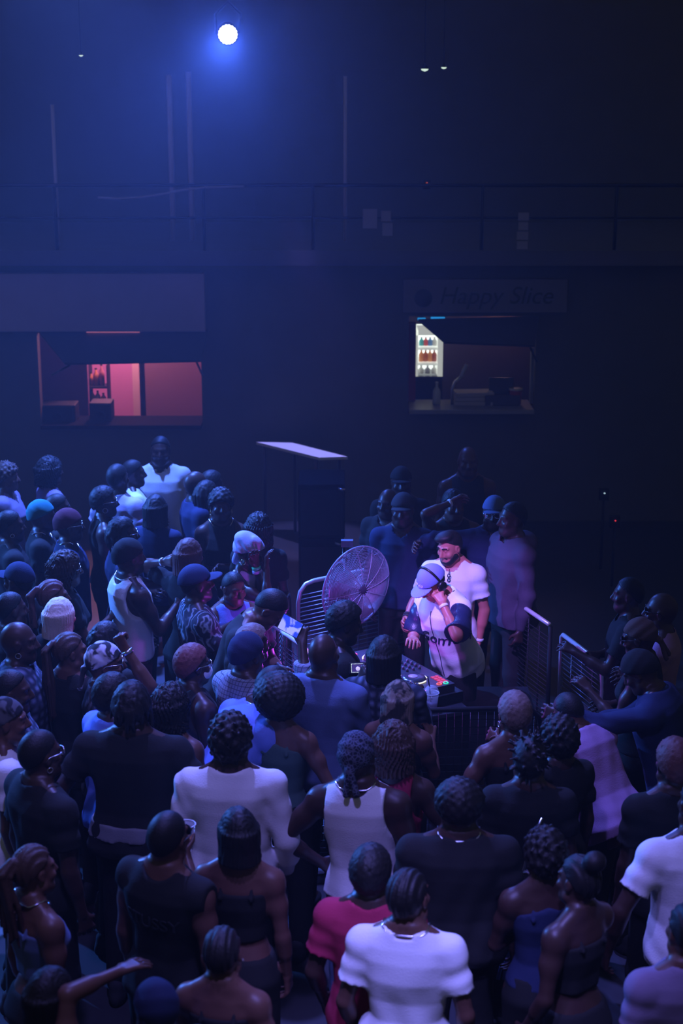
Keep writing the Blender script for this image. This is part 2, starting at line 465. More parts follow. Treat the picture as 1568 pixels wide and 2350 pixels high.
PEOPLE = {}
rng = random.Random(7)
def person(key, px, py, H, yaw, label, hair='buzz', hc='black', skin='dark', top='tee', tc='black', arms=('down', 'down'), lean=0, tilt=0, hy=0, hp=0, sex='m', vox=.0105, ext=(), pants='black',
           curl=(.35, .35), w=1.0, zoff=0.0, palm=(None, None), hlen=None, fold=None, group='people crowding the hall floor', loc=None):
    global shoe_mesh
    seed = abs(hash(key)) % 9999 if isinstance(key, int) else sum(map(ord, str(key)))
    rs = np.random.RandomState(seed)
    fem = sex == 'f'
    prof = PROF_F if fem else PROF_M
    sw = (0.158 if fem else 0.182) * w
    Rt = roty(RAD(tilt)) @ rotx(RAD(lean))
    T = lambda p: Rt @ (np.asarray(p, float) - PIV) + PIV
    Rh = Rt @ rotz(RAD(hy)) @ rotx(RAD(hp))
    neck = T(NECK)
    Hh = lambda p: Rh @ (np.asarray(p, float) - NECK) + neck
    hpiv = NECK
    thick = {'afro': .055, 'curly': .03, 'buzz': .008, 'bald': 0, 'cap': .02, 'wrap': .035, 'locs': .015, 'long': .018, 'wavy': .03, 'braids': .014, 'cornrows': .012, 'bun': .02, 'ponytail': .014, 'quiff': .022, 'spiky': .05, 'scarf': .016, 'beanie': .02, 'wool': .022}.get(hair, .012)
    th_top = Hh(HEAD + V3(0, -.02, SK[2] + thick))
    k = H / (1.748 + 0.0)
    rz = -RAD(yaw)
    ztop = k * th_top[2] + zoff
    if loc is None:
        G = at_z(px, py, ztop)
        c, s = math.cos(rz), math.sin(rz)
        gx = G.x - k * (c * th_top[0] - s * th_top[1]); gy = G.y - k * (s * th_top[0] + c * th_top[1])
    else:
        gx, gy = loc
    root = thing('person', label, 'person', (gx, gy, zoff), rz, group)
    root.scale = (k, k, k)
    # ---- skeleton
    J = {}
    for i, sd in enumerate((-1, 1)):                      # -1 the person's left arm
        a = arms[i]
        S = T((sd * sw, -.012, 1.400))
        if a[0] == 'ik':                                  # bend the arm so that the wrist reaches a point of the hall
            w_ = at_y(a[1], a[2], gy + a[3]); dx_, dy_, dz_ = w_.x - gx, w_.y - gy, w_.z - zoff
            c_, s_ = math.cos(rz), math.sin(rz)
            tg = V3(c_ * dx_ + s_ * dy_, -s_ * dx_ + c_ * dy_, dz_) / k
            v = tg - S; D = float(np.linalg.norm(v)); D2 = min(max(D, .12), .525); v = v / D
            a_ = (.285 ** 2 - .25 ** 2 + D2 ** 2) / (2 * D2); h_ = math.sqrt(max(.285 ** 2 - a_ ** 2, 0))
            hint = np.array(a[4], float) * V3(sd, 1, 1) if len(a) > 4 else V3(sd * .45, -.1, -1)
            hint = unit(hint - v * (hint @ v))
            E = S + v * a_ + hint * h_; Wr = S + v * D2
        else:
            U, Fo = ARMS[a] if isinstance(a, str) else a
            E = S + unit((sd * U[0], U[1], U[2])) * .285
            Wr = E + unit((sd * Fo[0], Fo[1], Fo[2])) * .25
        J[sd] = (S, E, Wr)
    fw = .90 if fem else 1.0
    hands = {}
    ext_pts = [J[s][i] for s in J for i in range(3)]
    lo = np.min(np.array(ext_pts + [th_top, V3(-.25, -.2, 0)]), 0) - .12; hi = np.max(np.array(ext_pts + [th_top, V3(.25, .27, 1)]), 0) + .12
    for sd in J:
        S, E, Wr = J[sd]
        d = unit(Wr - E); tip = Wr + d * .2
        lo = np.minimum(lo, tip - .06); hi = np.maximum(hi, tip + .06)
    lo[2] = 0
    f = Field(lo, hi, vox)
    # ---- body
    zc = 1.52
    allr = tuple(slice(0, int(n)) for n in f.n)
    f.fn(torso_fn(prof, 0, .78, 1.52, w), Rt, PIV, s=f.sl(np.minimum(T((0, 0, 1.5)), PIV) - V3(.26, .24, .22), np.maximum(T((0, 0, 1.5)), PIV) + V3(.26, .24, .08)))
    f.cone(T((0, -.028, 1.45)), Hh((0, -.016, 1.57)), .058 * fw, .051 * fw, .03)
    for sd in (-1, 1):
        S, E, Wr = J[sd]
        f.cone(T((sd * .04, -.03, 1.50)), S + V3(0, 0, .012), .044 * fw, .046 * fw, .04)
        f.ell(S + unit(E - S) * .025, (.056 * fw, .056 * fw, .058 * fw), k=.05)
        f.cone(S, E, .052 * fw, .039 * fw, .035); f.ell(S + (E - S) * .45 + V3(0, .008, 0), (.046 * fw,) * 3, k=.05)
        M = E + (Wr - E) * .3
        f.cone(E, Wr, .0395 * fw, .0265 * fw, .012); f.cone(E + (Wr - E) * .12, E + (Wr - E) * .42, .036 * fw, .034 * fw, .03)
        # legs
        hipj = V3(sd * .088, -.005, .90)
        knee, ank = V3(sd * .105, .012, .49), V3(sd * .115, -.025, .09)
        f.cone(hipj, knee, .082, .054, .05); f.cone(knee, knee * .6 + ank * .4 + V3(0, -.012, 0), .052, .053, .03); f.cone(knee * .6 + ank * .4, ank, .05, .034, .02)
        f.cone(ank, ank + V3(0, .13, -.045), .036, .03, .03); f.ell(ank + V3(0, -.02, -.045), (.034, .045, .036), k=.03)
        # hand
        d = unit(Wr - E)
        pn = palm[0 if sd < 0 else 1]
        ref = np.array(pn, float) * V3(sd, 1, 1) if pn is not None else (V3(-sd, .15, 0) if d[2] < -.3 else V3(-sd * .6, .8, -.2))
        nrm = unit(ref - d * (ref @ d)); side = np.cross(d, nrm)
        fwdref = V3(0, 1, 0) if d[2] < -.3 else V3(-sd * .7, -.3, .6)
        if side @ fwdref < 0: side = -side                # towards the thumb
        cu = curl[0 if sd < 0 else 1]
        fr = max(.0088, vox * .84)
        for o in (-.026, -.008, .010, .026):
            f.cone(Wr + d * .01 + side * o * .55, Wr + d * .085 + side * o * 1.1, .0145, .013, .012)
        B = []
        for j, (o, L) in enumerate(((.033, .070), (.011, .080), (-.011, .075), (-.032, .058))):
            p = Wr + d * (.09 - .004 * abs(j - 1)) + side * o * 1.15
            an = 0.25 * cu
            dirs = d + side * o * 1.2
            for q, sg in enumerate((.44, .31, .25)):
                an += cu * (1.15, 1.25, .8)[q] + .06
                v = unit(unit(dirs) * math.cos(an) + nrm * math.sin(an))
                p2 = p + v * L * sg * 1.05
                f.cone(p, p2, fr * (1.08 - .08 * q), fr * (1.0 - .08 * q), .003); p = p2
            B.append(p)
        tp = Wr + d * .028 + side * .026
        t1 = tp + unit(d * .62 + side * (.72 - .45 * cu) + nrm * (.35 + .5 * cu)) * .042
        t2 = t1 + unit(d * .85 + side * (.3 - .5 * cu) + nrm * (.3 + .5 * cu)) * .034
        f.cone(tp, t1, .0155, .0115, .012); f.cone(t1, t2, .0112, fr * .98, .004)
        hands[sd] = dict(W=Wr, d=d, n=nrm, s=side, c=Wr + d * .09 + nrm * .03, tip=B[1])
    # head with a face
    hs = .96 if fem else 1.0
    E_ = lambda c, r, kk, sub=False: f.ell(Hh(np.array(c)), np.array(r) * hs, Rh, kk, sub)
    E_(HEAD + V3(0, -.008, 0), SK, .03)
    E_((0, .034, 1.588), (.060, .058, .076), .03)
    E_((0, .056, 1.534), (.034, .034, .028), .03)
    for sd in (-1, 1):
        f.cone(Hh((sd * .058, .012, 1.560)), Hh((sd * .022, .062, 1.532)), .024 * hs, .024 * hs, .03)
        E_((sd * .044, .066, 1.598), (.024, .022, .020), .02)
        E_((sd * .031, .092, 1.634), (.020, .016, .014), .010, True)
        E_((sd * .031, .077, 1.632), (.0125, .0125, .0125), .004)
        f.cone(Hh((sd * .014, .086, 1.653)), Hh((sd * .048, .072, 1.654)), .010, .009, .012)
        E_((sd * .080, -.004, 1.622), (.010, .020, .032), .008)
        E_((sd * .088, .002, 1.624), (.006, .011, .018), .006, True)
        E_((sd * .013, .094, 1.590), (.010, .012, .010), .008)
    f.cone(Hh((0, .086, 1.645)), Hh((0, .111, 1.597)), .009, .0135, .012)
    f.cone(Hh((-.020, .083, 1.562)), Hh((.020, .083, 1.562)), .0085, .0085, .006); f.cone(Hh((-.017, .081, 1.550)), Hh((.017, .081, 1.550)), .0095, .0095, .005)
    if lean > 25 or True:
        f.F[...] = f.F
    body = obj('body', f.mesh('body'), skin_mat(skin), root)
    # ---- trousers
    tro = Field((-.24, -.2, .05), (.24, .2, 1.06), .0165)
    tro.fn(torso_fn(prof, .011, .76, 1.02, w), np.eye(3), PIV, s=tro.sl((-.24, -.2, .8), (.24, .2, 1.06)))
    for sd in (-1, 1):
        tro.cone((sd * .086, -.012, .86), (sd * .108, .008, .49), .100, .078, .03); tro.cone((sd * .108, .008, .49), (sd * .116, -.02, .10), .078, .066, .02)
    obj('trousers', tro.mesh('trousers'), cloth(pants), root)
    if shoe_mesh is None: shoe_mesh = make_shoe()
    for sd in (-1, 1):
        so = obj('shoe', shoe_mesh, None, root); so.location = (sd * .117, -.02, 0)
    if not shoe_mesh.materials: shoe_mesh.materials.append(cloth('charcoal'))
    # ---- top
    if top:
        lng = top in ('long', 'jacket', 'shirt', 'hoodie')
        loose = {'tee': .020, 'long': .024, 'jacket': .034, 'shirt': .030, 'hoodie': .034, 'tank': .020, 'crop': .012, 'halter': .010, 'muscle': .022, 'jersey': .040, 'strap': .008, 'blouse': .022}[top]
        hem = {'crop': 1.14, 'strap': 1.1, 'halter': .96, 'jersey': .80, 'jacket': .84, 'tank': .93}.get(top, .86)
        fo = fold if fold is not None else (.006 if top in ('tank', 'strap', 'halter', 'crop') else .010)
        lo2 = np.min(np.array([T((-.26, -.2, hem - .05)), T((.26, .2, hem)), T((0, 0, 1.56))] + ext_pts[:] + [V3(-.27, -.22, hem - .08)]), 0) - .06
        hi2 = np.max(np.array([T((-.26, -.2, hem)), T((.26, .2, hem)), T((0, 0, 1.56))] + ext_pts[:] + [V3(.27, .22, hem)]), 0) + .06
        vg = max(vox, .0095)
        if not lng: 
            E2 = [J[s][1] for s in J]
            lo2 = np.min(np.array([T((-.28, -.2, hem - .05)), T((.28, .2, hem)), T((-.28, -.2, 1.56)), T((.28, .2, 1.56))] + E2), 0) - .05
            hi2 = np.max(np.array([T((-.28, -.2, hem)), T((.28, .2, hem)), T((-.28, -.2, 1.56)), T((.28, .2, 1.56))] + E2), 0) + .05
        g = Field(lo2, hi2, vg)
        g.fn(torso_fn(prof, loose, hem, 1.50, w, fo, seed, {'jersey': .025, 'tee': .0 if fem else .05, 'jacket': .08, 'long': .05, 'hoodie': .06, 'shirt': .07, 'tank': .02}.get(top, 0)), Rt, PIV)
        if top not in ('halter', 'strap'):
            for sd in (-1, 1):
                S, E, Wr = J[sd]
                g.cone(T((sd * .045, -.03, 1.475)), S + V3(0, 0, .010), .050 * fw, .050 * fw + loose * .4, .04)
        slv = {'tee': .62, 'jersey': .85, 'blouse': .75}.get(top)
        for sd in (-1, 1):
            S, E, Wr = J[sd]
            if slv:
                e = S + (E - S) * slv
                t = Field.cone
                r2 = .062 + (.022 if top == 'jersey' else .010)
                g.ell(S, ((.058 + loose * .3) * fw,) * 3, k=.04)
                ax = unit(E - S)
                # sleeve with an open cuff
                m = .12; s_ = g.sl(np.minimum(S, e) - m, np.maximum(S, e) + m)
                X, Y, Z = g.grid(s_)
                tt = (X - S[0]) * ax[0] + (Y - S[1]) * ax[1] + (Z - S[2]) * ax[2]
                L = np.linalg.norm(e - S); tc_ = np.clip(tt, 0, L)
                D = np.sqrt((X - S[0] - tc_ * ax[0]) ** 2 + (Y - S[1] - tc_ * ax[1]) ** 2 + (Z - S[2] - tc_ * ax[2]) ** 2) - (.061 * fw + (r2 * fw - .061 * fw) * tc_ / L) + .004 * np.sin(70 * tt + 9 * X)
                D = np.maximum(D, tt - L)
                g.mix(s_, D.astype(np.float32), .04)
            elif lng:
                g.ell(S, ((.058 + loose * .35) * fw,) * 3, k=.04)
                rr = .012 if top != 'jacket' else .018
                m = .12; s_ = g.sl(np.minimum(S, E) - m, np.maximum(S, E) + m)
                g.cone(S, E, (.054 + rr) * fw, (.047 + rr) * fw, .03)
                M = E + (Wr - E) * .5
                g.cone(E, M, (.047 + rr) * fw, (.044 + rr) * fw, .02); g.cone(M, E + (Wr - E) * .93, (.044 + rr) * fw, (.033 + rr * .5) * fw, .02)
                s_ = g.sl(np.minimum(np.minimum(S, E), Wr) - m, np.maximum(np.maximum(S, E), Wr) + m)
                X, Y, Z = g.grid(s_)
                ph = rs.uniform(0, 6, 3)
                off = .0035 * np.sin(Z * 42 + 40 * X + 2.5 * np.sin(X * 22 + ph[0]) + ph[1]) * np.clip(np.abs(X) * 6 - .6, 0, 1)
                g.F[s_] = g.F[s_] + off.astype(np.float32)
        # neckline and armholes
        if top in ('tank', 'muscle', 'crop'):
            for sd in (-1, 1):
                if top == 'muscle':
                    S, E, Wr = J[sd]; ax = unit(E - S)
                    g.ell(S, (.075,) * 3, k=.04)
                    g.fn(lambda x, y, z: np.where(sd * x > .05, np.maximum(sd * x - sw - .052, -1), -1.), Rt, PIV, cut=True)
                else:
                    g.ell(T((sd * (sw + .028), -.012, 1.385)), (.088, .16, .165), Rt, .006, True)
            g.ell(T((0, -.03, 1.53)), (.085, .16, .075 if top != 'tank' else .085), Rt, .006, True)
        elif top in ('halter', 'strap'):
            zt = 1.36 if top == 'strap' else 1.40
            g.fn(lambda x, y, z: (z - zt + .35 * np.abs(x) * (1 if top == 'halter' else 0)) , Rt, PIV, cut=True)
            for sd in (-1, 1):
                g.cone(T((sd * .07, .10, 1.34)), T((sd * .062, -.02, 1.492)), .010, .010, .005); g.cone(T((sd * .062, -.02, 1.492)), T((sd * .075, -.115, 1.34)), .010, .010, .005)
        else:
            g.fn(lambda x, y, z: np.maximum((np.sqrt((x / .080) ** 2 + ((y + .008) / .088) ** 2 + 1e-9) - 1) * .08, (1.452 - .35 * (y + .02) - z) * .9), Rt, PIV, sub=True, k=.006)
            g.fn(lambda x, y, z: z - 1.535, Rt, PIV, cut=True)
            if top in ('shirt', 'jacket'):      # turned collar
                for a in range(0, 300, 30):
                    q = [T((.072 * math.sin(RAD(b + 30)), -.022 - .074 * math.cos(RAD(b + 30)) * -1 * -1, 1.478 + .018 * math.cos(RAD(b + 30)))) for b in (a - 180, a - 150)]
                    g.cone(q[0], q[1], .016, .016, .006)
            if top == 'hoodie':
                g.ell(T((0, -.12, 1.45)), (.12, .07, .075), Rt, .03)
        nm = {'tee': 't_shirt', 'long': 'long_sleeve_top', 'jacket': 'jacket', 'shirt': 'shirt', 'hoodie': 'hooded_jacket', 'tank': 'tank_top', 'crop': 'crop_top', 'halter': 'halter_top', 'muscle': 'sleeveless_shirt', 'jersey': 'jersey', 'strap': 'strap_top', 'blouse': 'blouse'}[top]
        gm = obj(nm, g.mesh(nm), cloth(tc), root)
    else:
        gm = None
    # ---- hair and headwear
    hm = hair_mat(hc) if hc in HAIRC else (cloth(hc) if hair == 'long' else hair_mat('black'))
    hv = min(vox, .0095)
    def head_field(pad=.07, low=.0):
        c = Hh(HEAD); return Field(c - V3(.11 + pad, .13 + pad, .13 + pad + low), c + V3(.11 + pad, .13 + pad, .13 + pad), hv)
    skull = lambda x, y, z, t: (lambda k0, k1: k0 * (k0 - 1) / (k1 + 1e-6))(np.sqrt((x / (SK[0] * hs + t)) ** 2 + ((y + .012) / (SK[1] * hs + t)) ** 2 + ((z - HEAD[2]) / (SK[2] * hs + t)) ** 2),
            np.sqrt((x / (SK[0] * hs + t) ** 2) ** 2 + ((y + .012) / (SK[1] * hs + t) ** 2) ** 2 + ((z - HEAD[2]) / (SK[2] * hs + t) ** 2) ** 2))
    RP = (Rh, V3(0, 0, 0))
    def hfn(F_, fn, **kw):                                # evaluate fn in head coordinates
        s = tuple(slice(0, int(n)) for n in F_.n)
        X, Y, Z = F_.grid(s)
        x, y, z = X - neck[0], Y - neck[1], Z - neck[2]
        q = [Rh[0, i] * x + Rh[1, i] * y + Rh[2, i] * z + NECK[i] for i in range(3)]
        F_.mix(s, fn(*q).astype(np.float32), kw.get('k', 0), kw.get('sub', False)) if not kw.get('cut') else F_.F.__setitem__(s, np.maximum(F_.F[s], fn(*q).astype(np.float32)))
    line = lambda y, z, h0=1.640, sl=.75: np.where(y > -.02, h0 + sl * (y + .02) - z, h0 + 1.1 * (y + .02) - z)
    blob = lambda x, y, z, a, fq, p: a * (np.sin(x * fq + p) * np.sin(y * fq * 1.1 + 1.7 * p) * np.sin(z * fq * .93 + .6 * p))
    p0 = rs.uniform(0, 6)
    face_cut = lambda x, y, z: np.sqrt((x / .074) ** 2 + ((y - .115) / .085) ** 2 + ((z - 1.575) / .115) ** 2) * .08 - .08
    hair_name = 'hair'
    if hair in ('buzz', 'quiff', 'wool', 'cornrows', 'braids', 'bun', 'ponytail', 'locs', 'spiky'):
        F_ = head_field(.06, .1 if hair in ('bun',) else .02)
        t = {'buzz': .006, 'quiff': .008, 'wool': .020, 'cornrows': .009, 'braids': .012, 'bun': .009, 'ponytail': .009, 'locs': .012, 'spiky': .014}[hair]
        if hair in ('cornrows', 'braids', 'ponytail', 'bun'):
            fn = lambda x, y, z: np.maximum(skull(x, y, z, t) + .004 * np.sin(x * 230 + 30 * y * np.sign(x)) , line(y, z))
        elif hair in ('wool', 'locs', 'spiky'):
            fn = lambda x, y, z: np.maximum(skull(x, y, z, t) + blob(x, y, z, .005, 250, p0) + blob(x, y, z, .003, 140, p0 + 1), line(y, z))
        else:
            fn = lambda x, y, z: np.maximum(skull(x, y, z, t) + blob(x, y, z, .0012, 300, p0), line(y, z))
        hfn(F_, fn)
        if hair == 'quiff':
            f2 = lambda c, r: F_.ell(Hh(c), r, Rh, .02)
            f2((0, .035, 1.735), (.066, .062, .030)); f2((.02, .075, 1.722), (.045, .03, .022))
        if hair == 'bun':
            F_.ell(Hh((0, -.09, 1.755)), (.055, .05, .05), Rh, .02)
        if hair == 'spiky':
            for i in range(60):
                v = unit(rs.normal(size=3) * V3(1, 1, .8) + V3(0, -.3, .7)); b = HEAD + v * (SK + .005); F_.cone(Hh(b), Hh(b + v * rs.uniform(.03, .055) + V3(0, 0, -.008)), .011, hv * .75, .004)
        if hair == 'locs':
            n = 46
            F_ = head_field(.06, (hlen or .16))
            hfn(F_, fn)
            for i in range(n):
                an = RAD(50 + 260 * (i + rs.uniform(0, .6)) / n); lvl = rs.uniform(-.2, .85)
                ca = math.sqrt(max(0, 1 - lvl * lvl))
                b = HEAD + V3(math.sin(an) * SK[0] * ca * 1.12, math.cos(an) * SK[1] * ca * 1.1 - .012, SK[2] * lvl)
                ou = V3(math.sin(an), math.cos(an), 0)
                e1 = HEAD + V3(math.sin(an) * (SK[0] + .016), math.cos(an) * (SK[1] + .014) - .012, min(-.01, SK[2] * lvl - .05)) + rs.normal(size=3) * .005
                e2 = e1 + V3(0, 0, -rs.uniform(.5, 1) * (hlen or .12)) - ou * .012 + rs.normal(size=3) * .006
                F_.cone(Hh(b), Hh(e1), .0105, .0105, .004); F_.cone(Hh(e1), Hh(e2), .0105, .0085, .003)
        if hair == 'ponytail':
            L = hlen or .35
            F_ = Field(Hh(HEAD) - V3(.22, .30, .16 + L), Hh(HEAD) + V3(.22, .22, .2), hv)
            hfn(F_, fn)
            b = V3(0, -.105, 1.70)
            for i in range(14):
                o = rs.normal(size=3) * V3(.014, .012, .01); o2 = rs.normal(size=3) * V3(.028, .018, .02)
                m = b + V3(0, -.05, -.05) + o; e = V3(0, -.13, 1.68 - L) + o2
                F_.cone(Hh(b + o * .4), Hh(m), .013, .013, .006); F_.cone(Hh(m), Hh((m + e) / 2 + o2 * .3), .012, .012, .004); F_.cone(Hh((m + e) / 2 + o2 * .3), Hh(e), .012, .008, .004)
        obj('hair', F_.mesh('hair'), hm, root)
    elif hair in ('afro', 'curly'):
        F_ = head_field(.11)
        if hair == 'afro':
            R = hlen or .142
            fn = lambda x, y, z: np.maximum(np.sqrt(x ** 2 + (y + .03) ** 2 + ((z - 1.668) * 1.05) ** 2) - R + blob(x, y, z, .007, 120, p0) + blob(x, y, z, .004, 260, p0 + 2), -face_cut(x, y, z))
        else:
            fn = lambda x, y, z: np.maximum(np.maximum(skull(x, y, z, hlen or .030) + blob(x, y, z, .014, 95, p0) + blob(x, y, z, .007, 210, p0 + 1), line(y, z, 1.60)), -face_cut(x, y, z))
        hfn(F_, fn); obj('hair', F_.mesh('hair'), hm, root)
    elif hair in ('long', 'wavy'):
        L = hlen or .30
        c = Hh(HEAD); F_ = Field(c - V3(.26, .26, .12 + L), c + V3(.26, .26, .16), hv)
        tt = .014 if hair == 'long' else .026
        am = .003 if hair == 'long' else .009
        def fn(x, y, z):
            an = np.arctan2(x, -(y + .02))
            cap = skull(x, y, z, tt)
            a = SK[0] + tt + .02 * np.clip((1.66 - z) / .3, 0, 1); b = SK[1] + tt * .8
            sheet = (np.sqrt((x / a) ** 2 + ((y + .02 + .05 * np.clip(1.6 - z, 0, .3)) / b) ** 2) - 1) * .08
            sheet = np.maximum(np.maximum(sheet, z - 1.66), 1.66 - L + .03 * np.abs(np.sin(an * 5 + p0)) - z)
            sheet = np.maximum(sheet, y - .02 - .25 * np.clip(z - 1.55, 0, .1))
            hh = np.clip(.5 + .5 * (sheet - cap) / .035, 0, 1); d = sheet * (1 - hh) + cap * hh - .035 * hh * (1 - hh)
            d = d + am * np.sin(an * 34 + (7 * np.sin(z * 21 + p0) if hair == 'wavy' else 1.5 * np.sin(z * 16 + p0)))
            return np.maximum(d, -face_cut(x, y, z))
        hfn(F_, fn); hfn(F_, lambda x, y, z: np.maximum(y - .04, 0) * 3 - .10 - (z - 1.60), cut=True)
        hn = 'hair' if hc in HAIRC else 'head_scarf'
        obj(hn, F_.mesh(hn), hm, root)
    elif hair in ('cap', 'scarf', 'wrap', 'beanie'):
        F_ = head_field(.10)
        tcap = {'cap': .018, 'scarf': .012, 'wrap': .030, 'beanie': .018}[hair]
        base = {'cap': 1.655, 'scarf': 1.635, 'wrap': 1.640, 'beanie': 1.632}[hair]
        sl = {'cap': .15, 'scarf': .45, 'wrap': .35, 'beanie': .42}[hair]
        am = {'cap': 0, 'scarf': .0025, 'wrap': .006, 'beanie': .001}[hair]
        hfn(F_, lambda x, y, z: np.maximum(skull(x, y, z, tcap) + am * np.sin(z * 90 + y * 60 + 20 * x), base + sl * (y + .02) - z))
        nmh = {'cap': 'cap', 'scarf': 'head_scarf', 'wrap': 'head_wrap', 'beanie': 'skull_cap'}[hair]
        if hair in ('scarf',):
            F_.ell(Hh((0, -.122, 1.60)), (.026, .02, .022), Rh, .012)
            F_.cone(Hh((.008, -.125, 1.595)), Hh((.035, -.15, 1.50)), .014, .018, .006); F_.cone(Hh((-.008, -.125, 1.595)), Hh((-.02, -.145, 1.49)), .012, .016, .006)
        if hair == 'wrap':
            F_.ell(Hh((0, -.07, 1.72)), (.075, .07, .055), Rh, .03)
            F_.cone(Hh((-.03, -.10, 1.63)), Hh((-.06, -.13, 1.50)), .028, .032, .02)
        cm = cloth(hc)
        co = obj(nmh, F_.mesh(nmh), cm, root)
        if hair == 'cap':
            B_ = Field(Hh((0, .12, 1.66)) - .15, Hh((0, .12, 1.66)) + .15, .006)
            def brim(x, y, z):
                yy = y - .085
                zz = z - (1.668 + .10 * yy - .35 * yy ** 2 * 3 - 2.4 * x ** 2)
                r = np.sqrt((x / .078) ** 2 + (yy / .098) ** 2)
                return np.maximum(np.maximum((r - 1) * .075, np.abs(zz) - .0045), -yy - .03)
            hfn(B_, brim)
            if ext and 'backcap' in ext: pass
            obj('brim', B_.mesh('brim'), cm, co)
            # short hair showing under the cap
            F2 = head_field(.03); hfn(F2, lambda x, y, z: np.maximum(skull(x, y, z, .005), np.maximum(line(y, z), z - 1.665)))
            obj('hair', F2.mesh('hair'), hair_mat('black'), root)
    HM = Matrix.Translation(Vector(neck)) @ Matrix(Rh.tolist()).to_4x4() @ Matrix.Translation(-Vector(NECK))
    # ---- what people wear on face, neck and wrists
    for e in ext:
        kind, *ar = e if isinstance(e, tuple) else (e,)
        if kind in ('glasses', 'shades'):
            mb = MB()
            for sd in (-1, 1):
                pts = [Vector((sd * .034 + .027 * math.cos(a), .098 - .004 * math.cos(a) ** 2, 1.632 + .022 * math.sin(a))) for a in [2 * math.pi * i / 12 for i in range(12)]]
                mb.tube([HM @ p for p in pts], .0035, 6, closed=True)
                mb.tube([HM @ Vector(p) for p in ((sd * .062, .094, 1.637), (sd * .082, .06, 1.638), (sd * .086, .0, 1.636), (sd * .084, -.02, 1.618))], .003, 6)
            mb.tube([HM @ Vector(p) for p in ((-.009, .101, 1.637), (.009, .101, 1.637))], .003, 6)
            go = mb.build('glasses', SILVER() if kind == 'glasses' and not ar else BLACKP(), root)
            if kind == 'shades':
                for sd in (-1, 1):
                    l = MB(); l.lathe([(.001, 0), (.026, 0), (.026, .003), (.001, .003)], 14, HM @ Matrix.Translation((sd * .034, .095, 1.632)) @ Matrix.Rotation(RAD(-90), 4, 'X')); l.build('lens', mat('dark_lens', (.01, .01, .02), .08, spec=.8), go)
        elif kind == 'hoops':
            for sd in (-1, 1):
                mb = MB(); mb.ring(ar[0] if ar else .022, .0025, HM @ Matrix.Translation((sd * .085, .0, 1.572)) @ Matrix.Rotation(RAD(90), 4, 'Y'), 16, 5); mb.build('earring', GOLD() if len(ar) < 2 else SILVER(), root)
        elif kind == 'stud':
            mb = MB(); mb.lathe([(.001, -.006), (.006, 0), (.001, .006)], 8, HM @ Matrix.Translation((ar[0] * .092, 0, 1.600))); mb.build('earring', SILVER(), root)
        elif kind == 'chain':
            mb = MB()
            pts = []
            bv = BVHTree.FromPolygons([v.co for v in body.data.vertices], [p.vertices for p in body.data.polygons])
            for i in range(40):
                a = 2 * math.pi * i / 40
                p = Vector(T((.075 * math.sin(a), -.02 + .085 * math.cos(a), 1.483 + .012 * -math.cos(a) - (.03 * max(0, math.cos(a)))))) 
                h = bv.find_nearest(p)
                pts.append(h[0] + h[1] * .006)
            mb.tube(pts, .004, 6, closed=True)
            mb.build('necklace', SILVER() if not ar else GOLD(), root)
        elif kind == 'band':                              # wristband: arm, colour
            sd, c_ = ar[0], ar[1]
            S, E, Wr = J[sd]; d = unit(Wr - E)
            pos = Wr - d * (.012 if len(ar) < 3 else ar[2])
            mb = MB(); Mx = Matrix.Translation(Vector(pos)) @ frame((1, 0.2, 0), d)
            rr = .031 + (.0 if len(ar) < 3 else ar[2] * .06)
            mb.lathe([(rr, -.011), (rr + .003, -.009), (rr + .003, .009), (rr, .011)], 20, Mx); mb.build('wristband', cloth(c_) if c_ in CLOTH else mat('band_' + c_, {'glow': (.1, .8, .3), 'steel': (.7, .7, .75)}[c_], .3, metal=1.0 if c_ == 'steel' else 0), root)
        elif kind == 'headphones':
            mb = MB()
            pts = [Vector((.098 * math.sin(a), -.015, 1.645 + .125 * math.cos(a))) for a in [RAD(-100 + 200 * i / 18) for i in range(19)]]
            mb.tube([HM @ p for p in pts], .009, 8)
            ho = mb.build('headphones', BLACKP(), root)
            for sd in (-1, 1):
                c2 = MB(); c2.lathe([(.001, 0), (.034, 0), (.038, .008), (.036, .026), (.028, .030), (.001, .030)], 18, HM @ Matrix.Translation((sd * .088, -.006, 1.622)) @ Matrix.Rotation(RAD(90 * sd), 4, 'Y')); c2.build('ear_cup', BLACKP(), ho)
        elif kind == 'beard':
            F_ = head_field(.03)
            F_.ell(Hh((0, .034, 1.588)), (.064, .0625, .081), Rh); F_.ell(Hh((0, .056, 1.534)), (.037, .037, .032), Rh, .03)
            for sd in (-1, 1): F_.cone(Hh((sd * .060, .012, 1.565)), Hh((sd * .022, .062, 1.532)), .027, .027, .03)
            hfn(F_, lambda x, y, z: np.maximum(z - (1.543 + np.clip(.075 - y, 0, .08) * .95 + .5 * np.clip(np.abs(x) - .026, 0, .1)), .004 - y), cut=True)
            F_.cone(Hh((-.030, .084, 1.570)), Hh((.030, .084, 1.570)), .0085, .0085, .004)
            obj('beard', F_.mesh('beard'), hair_mat('black'), root)
        elif kind == 'brows':
            for sd in (-1, 1):
                mb = MB(); mb.tube([HM @ Vector(p) for p in ((sd * .014, .0965, 1.657), (sd * .030, .0935, 1.662), (sd * .050, .080, 1.658))], .0042, 6); mb.build('eyebrow', hair_mat('black'), root)
        elif kind == 'mask':
            F_ = head_field(.03)
            hfn(F_, lambda x, y, z: np.maximum(np.sqrt((x / .072) ** 2 + ((y - .034) / .088) ** 2 + ((z - 1.575) / .060) ** 2) * .07 - .07, .03 - y))
            obj('face_mask', F_.mesh('face_mask'), cloth('white'), root)
        elif kind == 'sunglasses_on_neck':
            mb = MB()
            o_ = Vector(T((.0, .125, 1.40)))
